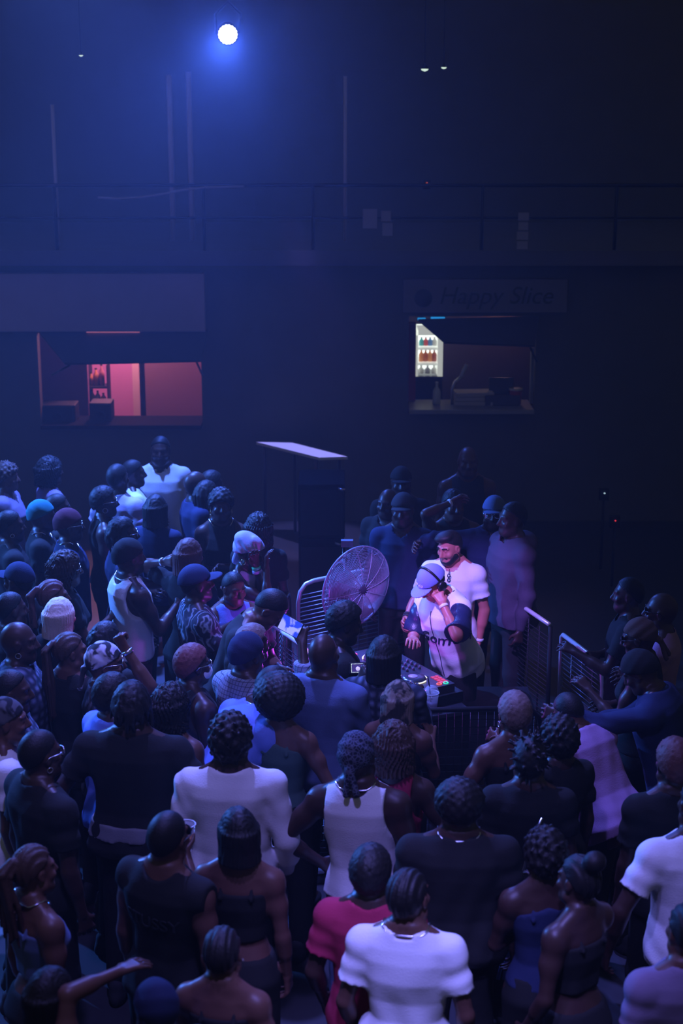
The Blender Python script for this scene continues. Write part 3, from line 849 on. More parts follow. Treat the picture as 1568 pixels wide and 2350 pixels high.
            for sd in (-1, 1): mb.tube([o_ + Vector((.010 * math.cos(a), .004, sd * .017 + .015 * math.sin(a))) for a in [2 * math.pi * i / 10 for i in range(10)]], .004, 6, closed=True)
            mb.tube([o_ + Vector((0, 0, .03)), o_ + Vector((.005, -.03, .06))], .003, 6)
            mb.build('sunglasses', BLACKP(), root)
    info = dict(root=root, J=J, hands=hands, T=T, Hh=Hh, HM=HM, k=k, top=gm, body=body, rz=rz)
    PEOPLE[key] = info
    return info
def hand_world(key, sd, what='c'):
    i = PEOPLE[key]; p = i['hands'][sd][what] * i['k']
    c, s = math.cos(i['rz']), math.sin(i['rz'])
    v = Vector((c * p[0] - s * p[1], s * p[0] + c * p[1], p[2]))
    return v + i['root'].location if what in ('c', 'W', 'tip') else v.normalized()
# ------------------------------------------------------------------ the hall
M_FLOOR = mat('concrete_floor', (.035, .035, .042), 0.45, bump=0.1, scale=8, vary=0.4)
M_WALL = mat('dark_paint', (.10, .098, .085), 0.9, vary=0.3, scale=3)
M_PALE = mat('pale_fascia_board', (.36, .30, .36), 0.8, vary=0.15, scale=4)
M_SIGN = mat('sign_board', (.16, .15, .19), 0.7, vary=0.1, scale=5)
M_STEEL = mat('dark_steel', (.03, .03, .035), 0.35, metal=0.8)
M_GALV = mat('galvanised_steel', (.55, .55, .6), 0.3, metal=0.9)
M_BLACK = mat('matt_black', (.012, .012, .014), 0.6)
M_BIN = mat('bass_bin_black', (.006, .006, .007), 0.95, spec=.1)
M_WHITE = mat('white_paint', (.75, .75, .75), 0.5)
M_MAUVE = mat('stall_paint', (.30, .13, .24), 0.8, vary=0.1, scale=5)
M_PINK = mat('stall_pink_paint', (.75, .28, .50), 0.7)
M_BROWNP = mat('stall_panel', (.34, .18, .20), 0.7)
M_CREAMP = mat('stall_trim_paint', (.85, .55, .55), 0.6)

YW = 17.5
def X(px, y=YW, py=800): return at_y(px, py, y).x
def Z(py, y=YW): return at_y(784, py, y).z
m = MB(); m.box((-13, -4, -.2), (13, 24, 0)); struct('floor', m, M_FLOOR)
ox0, ox1, oz0, oz1 = X(86), X(461), Z(972), Z(764)
rx0, rx1, rz0, rz1 = X(938), X(1230), Z(936), Z(726)
m = MB()
TOPZ = Z(604)
for (a, b, c, d) in ((-13, ox0, 0, TOPZ), (ox0, ox1, 0, oz0 - .06), (ox0, ox1, oz1, TOPZ), (ox1, rx0, 0, TOPZ), (rx0, rx1, 0, rz0 - .06), (rx0, rx1, rz1, TOPZ), (rx1, 13, 0, TOPZ)):
    m.box((a, YW, c), (b, YW + .15, d))
struct('wall_back', m, M_WALL)
m = MB(); m.box((-13, YW - .25, TOPZ), (13, YW + 3.5, TOPZ + .16)); struct('slab', m, mat('gallery_edge', (.11, .11, .14), .8, vary=.2, scale=3))
m = MB(); m.box((-13, YW + 3.5, 0), (13, YW + 3.65, 9)); struct('wall_rear', m, M_WALL)
# stall interior with its own walls
yb = 19.6
m = MB(); m.box((X(60, yb), yb, 0), (X(306, yb), yb + .1, TOPZ)); struct('wall_stall', m, M_PINK)
m = MB(); m.box((X(304, yb - .25), yb - .35, 0), (X(320, yb - .25), yb - .2, TOPZ)); struct('trim_1', m, M_CREAMP)
m = MB(); m.box((X(333, yb - .5), yb - .6, 0), (X(500, yb), yb - .5, TOPZ)); struct('wall_panel', m, M_BROWNP)
m = MB(); m.box((X(318, yb), yb - .05, 0), (X(336, yb), yb + .05, TOPZ)); struct('gap_strip_1', m, mat('stall_gap_shade', (.12, .05, .12), .8))  # gap closed by a dark strip, its shade put into the colour
m = MB(); m.box((X(70, 18.3), 18.3, 0), (X(198, 18.3), 18.4, TOPZ)); struct('partition', m, M_MAUVE)
m = MB(); m.box((X(496, yb), YW + .15, 0), (X(496, yb) + .1, yb, TOPZ)); struct('wall_stall_side', m, M_BROWNP)
# flap hinged over the stall opening
t = thing('awning_flap', 'dark hinged flap propped out above the pink-lit stall opening', 'awning', (X(280), YW - .02, oz1))
c = t.location
A, B = at_y(92, 768, YW - .03), at_y(478, 762, YW - .03)
C_, D_ = at_y(462, 831, YW - .55), at_y(150, 838, YW - .55)
m = MB(); dz = Vector((0, -.012, .025))
m.hexa([p - c for p in (A, B, C_, D_)] + [p - c + dz for p in (A, B, C_, D_)]); m.build('panel', mat('flap_board', (.05, .05, .06), .7), t)
m = MB(); m.tube([D_ + Vector((.05, 0, 0)) - c, at_y(120, 860, YW - .02) - c], .012, 8); m.build('prop', M_STEEL, t)
m = MB(); m.tube([C_ - Vector((.05, 0, 0)) - c, at_y(464, 860, YW - .02) - c], .012, 8); m.build('prop', M_STEEL, t)
t = thing('awning_flap', 'dark hinged flap propped over the fridge-lit stall opening', 'awning', (X(1100), YW - .02, rz1))
c = t.location
A, B = at_y(960, 737, YW - .03), at_y(1236, 730, YW - .03)
C_, D_ = at_y(1228, 797, YW - .5), at_y(1021, 789, YW - .5)
m = MB(); dz = Vector((0, -.012, .025))
m.hexa([p - c for p in (A, B, C_, D_)] + [p - c + dz for p in (A, B, C_, D_)]); m.build('panel', mat('flap_board', (.05, .05, .06), .7), t)
m = MB(); m.tube([C_ - Vector((.05, 0, 0)) - c, at_y(1232, 830, YW - .02) - c], .012, 8); m.build('prop', M_STEEL, t)
# pale fascia above it and the sign over the second stall
fl = MB(); fl.box((-6.2, YW - .12, Z(762, YW - .12)), (X(472, YW - .12), YW - .02, Z(627, YW - .12)))
tag(bevel(fl.build('fascia_board', M_PALE), .01), 'wide pale fascia board above the pink-lit stall', 'fascia')
t = thing('stall_sign', 'dim sign board with dark script over the fridge-lit stall', 'sign', (X(1110, YW - .1), YW - .1, Z(680, YW - .1)))
x0, x1, z0, z1 = X(925, YW - .1), X(1298, YW - .1), Z(718, YW - .1), Z(641, YW - .1)
m = MB(); m.box((x0 - t.location.x, 0, z0 - t.location.z), (x1 - t.location.x, .08, z1 - t.location.z)); bevel(m.build('board', M_SIGN, t), .008)
def lettering(text, size, m, parent, name, shear=0.0, extrude=.004, align='CENTER'):
    cu = bpy.data.curves.new(name, 'FONT'); cu.body = text; cu.size = size; cu.shear = shear; cu.extrude = extrude; cu.align_x = align; cu.align_y = 'CENTER'
    o = bpy.data.objects.new(name + '_tmp', cu); COL.objects.link(o)
    bpy.context.view_layer.update()
    me = bpy.data.meshes.new_from_object(o.evaluated_get(bpy.context.evaluated_depsgraph_get()))
    me.name = name
    bpy.data.objects.remove(o); bpy.data.curves.remove(cu)
    return obj(name, me, m, parent)
lt = lettering('Happy Slice', .27, mat('sign_ink', (.05, .05, .06), .7), t, 'lettering', .25)
lt.location = (.12, -.006, .0); lt.rotation_euler = (RAD(90), 0, 0)
m = MB(); m.lathe([(.001, 0), (.10, 0), (.10, .006), (.001, .006)], 20, Matrix.Translation((x0 - t.location.x + .22, 0, -.02)) @ Matrix.Rotation(RAD(90), 4, 'X')); m.build('round_mark', mat('sign_ink', (.02, .02, .025)), t)
# glowing strip stands in for stall light through the gap over the flap
t = thing('strip_light', 'thin pink strip standing in for stall light through the gap above the flap', 'light', (X(260, YW - .06), YW - .06, Z(758)))
m = MB(); m.box((X(201, YW - .06) - t.location.x, -.02, -.012), (X(322, YW - .06) - t.location.x, .02, .012)); m.build('diffuser', mat('pink_gap_glow', (.8, .3, .4), emit=(1, .28, .32), strength=.55), t)
m = MB(); m.box((X(201, YW - .06) - t.location.x - .02, .02, -.02), (X(322, YW - .06) - t.location.x + .02, .045, .02)); m.build('housing', M_BLACK, t)
# counter, loudspeakers, shelves with bottles in the stall
m = MB(); m.box((ox0 + .01, YW - .1, oz0 - .05), (ox1 - .01, YW + .45, oz0)); tag(bevel(m.build('stall_counter', M_BIN), .006), 'dark serving counter of the pink-lit stall', 'counter')
def box_speaker(px0, px1, py0, py1, y, label, name='loudspeaker', depth=.35):
    a, b = at_y(px0, py1, y), at_y(px1, py0, y)
    t = thing(name, label, 'loudspeaker', ((a.x + b.x) / 2, y, a.z))
    w, h = (b.x - a.x) / 2, b.z - a.z
    m = MB(); m.box((-w, 0, 0), (w, depth, h)); bevel(m.build('cabinet', M_BLACK, t), .01)
    m = MB(); m.box((-w * .88, -.008, h * .05), (w * .88, 0, h * .95)); m.build('grille', mat('speaker_mesh', (.02, .02, .022), .7, bump=.6, scale=300), t)
    m = MB(); m.lathe([(.001, 0), (h * .2, 0), (h * .22, .012), (h * .24, .012), (h * .24, 0)], 20, Matrix.Translation((0, -.008, h * .38)) @ Matrix.Rotation(RAD(90), 4, 'X')); m.build('driver', M_BLACK, t)
    return t
box_speaker(90, 172, 930, 972, YW + .12, 'wide black speaker box on the stall counter under the mauve partition', depth=.28)
box_speaker(206, 254, 925, 972, YW + .12, 'small black speaker box on the stall counter beneath the shelf', depth=.28)
ys = 18.6
t = thing('wall_shelf', 'narrow dark two-tier shelf inside the pink-lit stall', 'shelf', (X(221, ys), ys, Z(930, ys)))
for py in (888, 930):
    m = MB(); m.box((X(201, ys) - t.location.x, 0, Z(py, ys) - t.location.z - .02), (X(243, ys) - t.location.x, .25, Z(py, ys) - t.location.z)); m.build('shelf_board', M_BLACK, t)
for px in (200, 242):
    m = MB(); m.box((X(px, ys) - t.location.x, 0, -.05), (X(px + 2, ys) - t.location.x, .25, Z(838, ys) - t.location.z)); m.build('side_panel', M_BLACK, t)
def bottle(name, loc, h, r, m_, label, group, cap=None):
    t = thing(name, label, 'bottle', loc, 0, group)
    m = MB(); m.lathe([(.001, 0), (r, .002), (r, h * .55), (r * .85, h * .66), (r * .38, h * .78), (r * .36, h * .95), (.001, h * .95)], 14); m.build('glass', m_, t)
    m = MB(); m.lathe([(.001, h * .93), (r * .42, h * .93), (r * .42, h), (.001, h)], 12); m.build('cap', cap or M_BLACK, t)
    return t
amber = mat('amber_bottle', (.8, .32, .12), .15, spec=.6); olive = mat('olive_bottle', (.45, .5, .1), .2, spec=.6); rose = mat('rose_bottle', (.8, .3, .3), .2)
for i, (px, py, h, mm, lb) in enumerate(((207, 888, .16, amber, 'amber bottle first on the upper shelf inside the pink-lit stall'), (218, 888, .21, amber, 'tall amber bottle mid upper shelf inside the pink-lit stall'), (231, 888, .26, rose, 'tallest rose bottle on the upper shelf inside the pink-lit stall'),
        (207, 930, .17, olive, 'olive bottle first on the lower shelf inside the pink-lit stall'), (220, 930, .16, olive, 'olive bottle mid lower shelf inside the pink-lit stall'), (233, 930, .13, amber, 'short amber bottle ending the lower shelf inside the stall'))):
    bottle('bottle', (X(px, ys + .1), ys + .1, Z(py, ys) + .001), h, .034, mm, lb, 'bottles on the stall shelf')
# second stall: fridge, red panel, strips, counter clutter, post
m = MB(); m.box((rx0 + .01, YW - .12, rz0 - .05), (rx1 - .01, YW + .5, rz0)); tag(bevel(m.build('stall_counter', mat('grey_counter', (.3, .3, .33), .4)), .006), 'pale edged counter of the fridge-lit stall', 'counter')
m = MB(); m.box((X(900, 19.4), 19.4, 0), (X(1300, 19.4), 19.5, TOPZ)); struct('wall_snack_stall', m, mat('snack_stall_paint', (.09, .05, .05), .8))
m = MB(); m.box((X(937, 18.1), 17.9, .8), (X(953, 18.1), 18.1, Z(738, 18.1))); tag(m.build('side_board', mat('red_board', (.5, .03, .04), .6)), 'narrow red board beside the glowing drinks fridge', 'board')
yf = 18.3
fx0, fx1, fz0, fz1 = X(954, yf), X(1017, yf), Z(864, yf), Z(760, yf)
t = thing('drinks_fridge', 'glowing white drinks fridge stocked with bottles inside the stall', 'fridge', ((fx0 + fx1) / 2, yf, 0))
w = (fx1 - fx0) / 2
FW = mat('fridge_white', (.8, .82, .78), .4, emit=(.95, 1, .9), strength=.42)
FB = mat('fridge_backlight', (.8, .85, .8), .5, emit=(.9, 1, .95), strength=1.1)
m = MB(); m.box((-w, 0, fz0), (-w + .03, .55, fz1)); m.box((w - .06, 0, fz0), (w, .55, fz1)); m.box((-w, 0, fz1 - .05), (w, .55, fz1)); m.build('cabinet', FW, t)
m = MB(); m.box((-w, 0, .0), (w, .55, fz0)); m.build('lower_door', mat('fridge_base', (.06, .055, .06), .4), t)
m = MB(); m.box((-w, .5, fz0), (w, .55, fz1)); m.build('lit_back', FB, t)
h = fz1 - fz0
for k in (.26, .60):
    m = MB(); m.box((-w + .03, .03, fz0 + h * k - .012), (w - .06, .5, fz0 + h * k + .012)); m.build('shelf', FW, t)
for (row, cols) in ((.62, ((.1, .5, .5), (.75, .12, .1), (.15, .3, .6), (.7, .7, .65))), (.27, ((.75, .25, .06), (.5, .12, .03), (.8, .3, .08), (.4, .1, .05))), (.0, ((.6, .6, .55), (.3, .3, .3), (.65, .65, .6)))):
    for i, cc in enumerate(cols):
        nm = {.62: 'top', .27: 'middle', .0: 'bottom'}[row]
        pl = ['first', 'second', 'third', 'fourth'][i]
        kind = {.62: 'can', .27: 'bottle', .0: 'bottle'}[row]
        hh = h * {.62: .19, .27: .27, .0: .18}[row]
        x = t.location.x - w + .075 + i * (2 * w - .17) / (len(cols) - 1)
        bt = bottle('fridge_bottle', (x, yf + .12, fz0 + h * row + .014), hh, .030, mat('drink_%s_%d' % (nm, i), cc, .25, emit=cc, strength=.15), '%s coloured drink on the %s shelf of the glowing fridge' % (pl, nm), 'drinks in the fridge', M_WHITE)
for (a, b, py, lb) in ((958, 976, 732, 'short blue light strip over the stall fridge'), (988, 1020, 730, 'longer blue light strip over the stall fridge')):
    y = YW + .17
    t = thing('strip_light', lb, 'light', (X((a + b) / 2, y), y, Z(py, y)))
    w2 = (X(b, y) - X(a, y)) / 2
    m = MB(); m.box((-w2, -.012, -.012), (w2, .012, .012)); m.build('diffuser', mat('blue_tube', (.1, .4, .8), emit=(.02, .30, .75), strength=.9), t)
    m = MB(); m.box((-w2 - .01, .012, -.016), (w2 + .01, .03, .016)); m.build('housing', M_BLACK, t)
    m = MB(); m.box((-.02, .012, 0), (.02, .03, .14)); m.build('bracket', M_BLACK, t)
m = MB(); m.box((X(1219, YW + .3), YW + .25, rz0), (X(1228, YW + .3), YW + .33, Z(797, YW + .3))); tag(m.build('stall_post', mat('grey_post', (.4, .42, .4), .5)), 'pale upright post at the end of the fridge-lit stall', 'post')
yc = YW + .2
bottle('squeeze_bottle', (X(1004, yc), yc, rz0 + .001), .26, .045, M_WHITE, 'white squeeze bottle on the counter of the fridge-lit stall', None, M_WHITE)
t = thing('paper_stack', 'stack of pale cartons lying on the counter of the fridge-lit stall', 'cartons', (X(1090, yc), yc + .05, rz0))
for i in range(3):
    m = MB(); m.box((-.22, -.13, .05 * i + .001), (.22, .13, .05 * i + .047), Matrix.Rotation(RAD(4 * i - 3), 4, 'Z')); bevel(m.build('carton', mat('carton_board', (.5, .46, .44), .7), t), .005)
t = thing('till', 'dark cash till with tilted screen on the fridge-lit stall counter', 'till', (X(1155, yc), yc + .05, rz0))
m = MB(); m.box((-.2, -.14, 0), (.2, .14, .12)); bevel(m.build('drawer_unit', mat('till_plastic', (.08, .07, .07), .5), t), .01)
m = MB(); m.box((-.14, -.02, .12), (.14, .01, .30), Matrix.Rotation(RAD(-18), 4, 'X')); bevel(m.build('screen', mat('till_screen', (.04, .04, .05), .25), t), .006)
t = thing('red_sauce_tub', 'red tub beside the till on the fridge-lit stall counter', 'tub', (X(1187, yc), yc, rz0))
m = MB(); m.lathe([(.001, 0), (.06, 0), (.075, .17), (.001, .17)], 20); m.build('tub', mat('red_plastic', (.4, .04, .04), .4), t)
m = MB(); m.lathe([(.001, .17), (.08, .17), (.08, .185), (.001, .185)], 20); m.build('lid', M_WHITE, t)
t = thing('tap', 'chrome bent pump tap standing on the fridge-lit stall counter', 'tap', (X(1040, yc), yc, rz0))
m = MB(); m.tube([(0, 0, 0), (0, 0, .18), (.03, 0, .26), (.12, 0, .34)], .018, 8); m.build('spout', M_GALV, t)
m = MB(); m.tube([(.10, 0, .33), (.16, 0, .46)], .022, 8); m.build('lever', M_WHITE, t)
# gallery above: railing, pillars, cables, papers
yg = YW - .15
def rail_part(t, pts, r, name, m_): q = MB(); q.tube([Vector(p) - t.location for p in pts], r, 8); return q.build(name, m_, t)
t = thing('gallery_railing', 'dark steel railing along the upper gallery edge', 'railing', (0, yg, TOPZ + .16))
rail_part(t, [(-9, yg, Z(425, yg)), (9, yg, Z(425, yg))], .022, 'top_rail', M_STEEL)
rail_part(t, [(-9, yg, Z(500, yg)), (9, yg, Z(500, yg))], .014, 'middle_rail', M_STEEL)
for px in (-120, 142, 475, 720, 1100, 1400):
    rail_part(t, [(X(px, yg), yg, TOPZ + .16), (X(px, yg), yg, Z(425, yg))], .02, 'post', M_STEEL)
for px, py0, py1, r, y, lb in ((405, 232, 408, .030, 18.4, 'pale vertical pipe on the gallery under the lamp glow'), (448, 225, 410, .030, 18.4, 'second pale vertical pipe on the gallery, closer to the cable'), (146, 300, 600, .02, 17.9, 'thin vertical pole on the hazy end of the gallery'), (792, 235, 300, .02, 18.4, 'short dim pipe hanging on the gallery wall')):
    q = MB(); q.tube([(X(px, y), y, TOPZ + .16), (X(px, y), y, Z(py0 - 60, y))], r, 12); tag(q.build('pipe', mat('pale_pipe', (.55, .5, .55), .4)), lb, 'pipe')
q = MB(); q.tube([at_y(px, py, 17.3) for px, py in ((225, 453), (270, 456), (320, 453), (370, 446), (420, 436), (470, 430), (560, 428))], .012, 6); tag(q.build('hanging_cable', mat('pale_cable', (.4, .4, .45), .5)), 'slack cable drooping along the gallery railing', 'cable')
for i, (a, b, c0, d) in enumerate(((832, 864, 480, 524), (873, 895, 484, 508), (876, 899, 512, 541))):
    q = MB(); q.box((X(a, yg - .034), yg - .034, Z(d, yg - .034)), (X(b, yg - .034), yg - .024, Z(c0, yg - .034))); tag(q.build('notice_sheet', mat('paper', (.35, .33, .38), .8)), ('largest pale notice pinned up on the dim gallery', 'small upper notice pinned beside the largest gallery notice', 'small lower notice pinned beside the largest gallery notice')[i], 'notice', group='notices on the gallery')
for i in range(5):
    q = MB(); q.box((X(1181 + 2 * (i % 2) - i, yg - .034), yg - .034, Z(506 + i * 22, yg - .034)), (X(1205 - i % 2, yg - .034), yg - .024, Z(488 + i * 22, yg - .034))); tag(q.build('notice_sheet', mat('paper', (.35, .33, .38), .8)), ('topmost', 'second', 'third', 'fourth', 'lowest')[i] + ' sheet in the column of dim notices on the gallery', 'notice', group='column of notices')
# lamps of the hall
t = thing('par_lamp', 'round LED par lamp blazing blue-white high above the stalls', 'lamp', PAR)
AX = frame((1, 0, 0), Vector((0.1, -1, -.18))) @ Matrix.Scale(.86, 4)
q = MB(); q.lathe([(.118, .0), (.125, .0), (.125, -.16), (.09, -.2), (.001, -.2), (.001, -.012), (.112, -.012)], 28, AX); q.build('housing', M_BLACK, t)
LED = mat('led_lens', (.8, .8, .9), .3, emit=(.80, .82, 1.0), strength=14)
n = 0
for R_, cnt in ((0, 1), (.032, 6), (.064, 12), (.096, 18)):
    for i in range(cnt):
        a = 2 * math.pi * i / max(1, cnt)
        q = MB(); q.lathe([(.001, -.004), (.0165, -.004), (.014, .006), (.001, .009)], 10, AX @ Matrix.Translation((R_ * math.cos(a), R_ * math.sin(a), 0))); q.build('lens', LED, t)
q = MB(); q.tube([AX @ Vector((.13, 0, -.08)), AX @ Vector((.15, 0, .0)) + Vector((0, .1, .2)), Vector((0, .12, .32)), AX @ Vector((-.15, 0, .0)) + Vector((0, .1, .2)), AX @ Vector((-.13, 0, -.08))], .012, 8); q.build('yoke', M_BLACK, t)
for i, (px, py, lb) in enumerate(((186, 127, 'small dim pendant bulb high over the pale fascia'), (975, 159, 'wider of two small pendant bulbs over the dark side'), (1019, 155, 'smaller of two pendant bulbs over the dark side'))):
    y = 16.8; p = at_y(px, py, y); rr = (.022, .038, .028)[i]
    t = thing('pendant_lamp', lb, 'lamp', p, 0, 'pendant bulbs under the roof')
    q = MB(); q.lathe([(.001, -rr * .55), (rr * .7, -rr * .35), (rr, 0), (rr * .8, rr * .3), (.001, rr * .4)], 14); q.build('bulb', mat('bulb_glow', (.8, .9, .8), emit=(.66, .85, .68), strength=1.1), t)
    q = MB(); q.lathe([(rr * 1.15, rr * .1), (rr * 1.2, rr * .12), (rr * .5, rr * 1.4), (.001, rr * 1.5)], 14); q.build('shade', M_BLACK, t)
    q = MB(); q.tube([(0, 0, rr * 1.4), (0, 0, 2.5)], .006, 6); q.build('cord', M_BLACK, t)
for px, py, y, cc, lb in ((980, 420, YW + 3.42, (.9, .15, .05), 'tiny red standby light on the dim gallery'), (1413, 1195, 15.0, (1, .05, .08), 'tiny red standby light deep in the dark side of the hall'), (1388, 1132, 15.6, (.6, .85, 1), 'tiny pale standby light above the red one on the dark side')):
    t = thing('indicator_box', lb, 'indicator', at_y(px, py, y))
    q = MB(); q.box((-.05, .008, -.08), (.05, .07, .04)); bevel(q.build('case', M_BLACK, t), .005)
    if px > 1000: q = MB(); q.tube([(0, .04, -.08), (0, .04, -t.location.z)], .015, 8); q.build('stand', M_BLACK, t)
    q = MB(); q.lathe([(.001, -.008), (.010, 0), (.001, .008)], 10); q.build('led', mat('led_%d' % px, cc, emit=cc, strength=.9), t)
# bright table top by the stalls and dark bins added before it to carry the glints
zt = 1.02
pts = [at_z(px, py, zt) for px, py in ((588, 1014), (672, 1016), (798, 1048), (733, 1050))]
c = sum(pts, Vector()) / 4
t = thing('trestle_table', 'white trestle table whose top shines bright before the stalls', 'table', (c.x, c.y, 0))
q = MB(); q.hexa([p - Vector((c.x, c.y, .03)) for p in (pts[0], pts[3], pts[2], pts[1])] + [p - Vector((c.x, c.y, 0)) for p in (pts[0], pts[3], pts[2], pts[1])]); q.build('table_top', mat('white_table', (.85, .85, .85), .5), t)
for p in pts:
    v = (p - c) * .82; q = MB(); q.tube([(v.x, v.y, 0), (v.x, v.y, zt - .03)], .018, 8); q.build('leg', M_STEEL, t)
def sub_stack(px0, px1, pyt, y, h, label, bar):
    a, b = at_y(px0, pyt, y), at_y(px1, pyt, y)
    t = thing('added_bass_bin', label, 'loudspeaker', ((a.x + b.x) / 2, y, a.z - h), 0, 'bins added before the table to carry glints')
    w = (b.x - a.x) / 2
    q = MB(); q.box((-w, 0, 0), (w, .6, h)); bevel(q.build('cabinet', M_BIN, t), .012)
    q = MB(); q.box((-w * .9, -.012, h * .06), (w * .9, 0, h * .9)); q.build('grille', mat('speaker_mesh', (.02, .02, .022), .7), t)
    q = MB(); q.tube([(w * .72, -.02, h * .93), (w * .9, -.035, h * .92), (w * .98, -.02, h * .91)], .012, 8); q.build('handle', M_GALV, t)  # bar added as a glint on the made-up bin
    return t
ysb = 13.9
h2 = at_y(0, 1112, ysb).z - at_y(0, 1188, ysb).z
tz = at_y(0, 1112, ysb).z
sub_stack(684, 792, 1112, ysb, tz - .62 * tz, 'upper added black bin whose handle stands in for a glint, behind the cage fan', 0)
sub_stack(676, 788, 1112 + (1188 - 1112), ysb, 0, 'x', 0) if False else None
t2 = thing('added_bass_bin', 'lower added black bin whose handle stands in for a glint, behind the cage fan', 'loudspeaker', (X(736, ysb), ysb, 0), 0, 'bins added before the table to carry glints')
w = (X(792, ysb) - X(684, ysb)) / 2; hh = .62 * tz
q = MB(); q.box((-w, 0, 0), (w, .6, hh)); bevel(q.build('cabinet', M_BIN, t2), .012)
q = MB(); q.box((-w * .9, -.012, .05), (w * .9, 0, hh * .9)); q.build('grille', mat('speaker_mesh', (.02, .02, .022), .7), t2)
q = MB(); q.tube([(w * .6, -.02, hh * .95), (w * .78, -.035, hh * .94), (w * .9, -.02, hh * .93)], .012, 8); q.build('handle', M_GALV, t2)  # same added glint bar on the lower bin
# ------------------------------------------------------------------ the crowd, row by row from the far stalls to the camera (pixel of the hair top, height in m, facing: 0 away from the camera, 90 to the picture's right)
P = person
# far rows by the lit stall
P('shirtman', 368, 999, 1.84, 178, 'man facing the crowd in an open white shirt, tallest beneath the pink-lit stall', 'buzz', top='shirt', tc='white', arms=('relax', 'relax'), vox=.012)
P('edgecurl', 8, 1057, 1.70, 95, 'woman with curly hair and pale top at the picture edge, below the pale fascia', 'curly', 'brown', 'brown', top='blouse', tc='mauve', sex='f', vox=.012)
P('bighair', 108, 1044, 1.72, 60, 'person with big loose dark hair in the haze, behind the teal durag', 'wavy', top='tee', tc='mauve', sex='f', vox=.012, hlen=.36)
P('baldback', 265, 1064, 1.77, 30, 'shaven-headed man in a pale t-shirt, beside the man in the open white shirt', 'buzz', top='tee', tc='lilac', vox=.012, arms=('relax', 'relax'))
P('teeback', 300, 1054, 1.7, 75, 'man in a white t-shirt standing directly before the open-shirted man', 'buzz', top='tee', tc='white', vox=.012, arms=('fold', 'fold'))
P('baldright', 444, 1082, 1.74, 70, 'bald person in a dark top, beside the open-shirted man and before a short afro', 'bald', top='tee', tc='navy', vox=.012)
P('smallafro', 481, 1078, 1.64, 60, 'person with a short afro, farthest of the heads near the drifting smoke', 'wool', top='tee', tc='black', vox=.012)
P('longdark', 470, 1101, 1.67, 50, 'person with long locs and a white vest, behind the woman with hoop earrings', 'locs', top='tank', tc='white', vox=.012, hlen=.22)
P('hoopface', 506, 1116, 1.74, 170, 'woman facing the camera with hoop earrings, pendant and dark crop top', 'curly', top='crop', tc='black', sex='f', vox=.011, ext=(('hoops', .026), ('chain',)), arms=('fold', 'down'))
P('glasses232', 232, 1113, 1.72, 80, 'person with short curls, glittering glasses and a dark vest, below the white t-shirt', 'wool', top='tank', tc='black', vox=.011, ext=('glasses', ('hoops', .02, 1)))
P('behind125', 126, 1132, 1.66, 75, 'person with close hair half hidden between the teal durag and the red cap', 'buzz', top='tee', tc='black', vox=.012)
P('tealdurag', 88, 1145, 1.72, 85, 'man wearing a teal durag above a dark shirt', 'beanie', 'teal', top='tee', tc='black', vox=.011, ext=(('chain',),))
P('redcap', 150, 1165, 1.74, 80, 'person in a dark red skull cap with glasses and silver chain', 'beanie', 'maroon', top='tee', tc='navy', vox=.011, ext=('glasses', ('chain',)))
P('studleft', 14, 1170, 1.76, 70, 'shaven person with earrings at the picture edge, below the curly-haired woman', 'buzz', top='tee', tc='black', vox=.011, ext=(('hoops', .014, 1),))
P('longhair355', 354, 1133, 1.72, 20, 'person with straight dark hair seen from behind, below the man in white t-shirt', 'long', top='tee', tc='navy', vox=.011, hlen=.26, sex='f')
P('braids272', 274, 1184, 1.78, 75, 'broad man with short braids, glasses and a dark blue t-shirt', 'locs', top='tee', tc='navy', vox=.011, hlen=.06, w=1.15, ext=('glasses',), arms=('fold', 'relax'))
P('wavy590', 592, 1174, 1.70, 10, 'woman with long wavy hair seen from behind, above the lavender head wrap', 'wavy', top='tee', tc='black', sex='f', vox=.011, hlen=.34)
# second rows
P('whitevest', 288, 1234, 1.80, 60, 'man in a white vest with a dark skull cap, arms raised before him', 'beanie', 'black', top='tank', tc='white', vox=.010, arms=('reach', 'phone'), ext=(('chain',),))
P('rings', 428, 1233, 1.76, 35, 'woman with thick auburn hair lifting a ringed hand beside her head', 'long', 'auburn', 'brown', top='tee', tc='black', sex='f', vox=.010, hlen=.20, arms=(('ik', 376, 1290, .05, (1, .2, -.6)), 'phone'), ext=(('band', -1, 'steel'),))
P('headwrap', 575, 1222, 1.70, 115, 'woman in a lavender head wrap shading her eyes with her hands', 'wrap', 'lilac', 'dark', top='tank', tc='lilac', sex='f', vox=.009, arms=(('ik', 588, 1300, -.12), ('ik', 612, 1304, -.16)), hp=12, curl=(.3, .3), ext=(('band', -1, 'glow'), ('band', -1, 'lilac', .04), ('hoops', .02)))
P('wavy145', 142, 1260, 1.72, 75, 'woman with shoulder-length brown waves and glasses, between dark cap and blue t-shirt', 'wavy', 'brown', 'brown', top='tee', tc='black', sex='f', vox=.010, hlen=.20, ext=('glasses',), arms=('down', 'phone'))
P('capleft', 46, 1289, 1.74, -60, 'person in a dark baseball cap whose brim points away from the booth', 'cap', 'navy', top='tee', tc='black', vox=.010)
P('swirl', 438, 1295, 1.76, 70, 'man in a dark cap and swirl-patterned shirt lifting both hands', 'cap', 'navy', top='tee', tc='swirl', vox=.009, arms=('phone', 'phone'), hp=-5)
P('smile', 536, 1312, 1.6, 155, 'smiling person facing the camera with a magenta-lit cheek', 'buzz', 'black', 'brown', top='tank', tc='blue', vox=.008, hp=10, hy=-12, ext=('brows',), arms=('phone', 'fold'))
P('pony110', 112, 1327, 1.70, 70, 'woman with a reddish ponytail, directly above the platinum blonde hair', 'ponytail', 'auburn', 'brown', top='tank', tc='black', sex='f', vox=.010, hlen=.25, ext=(('hoops', .018, 1),))
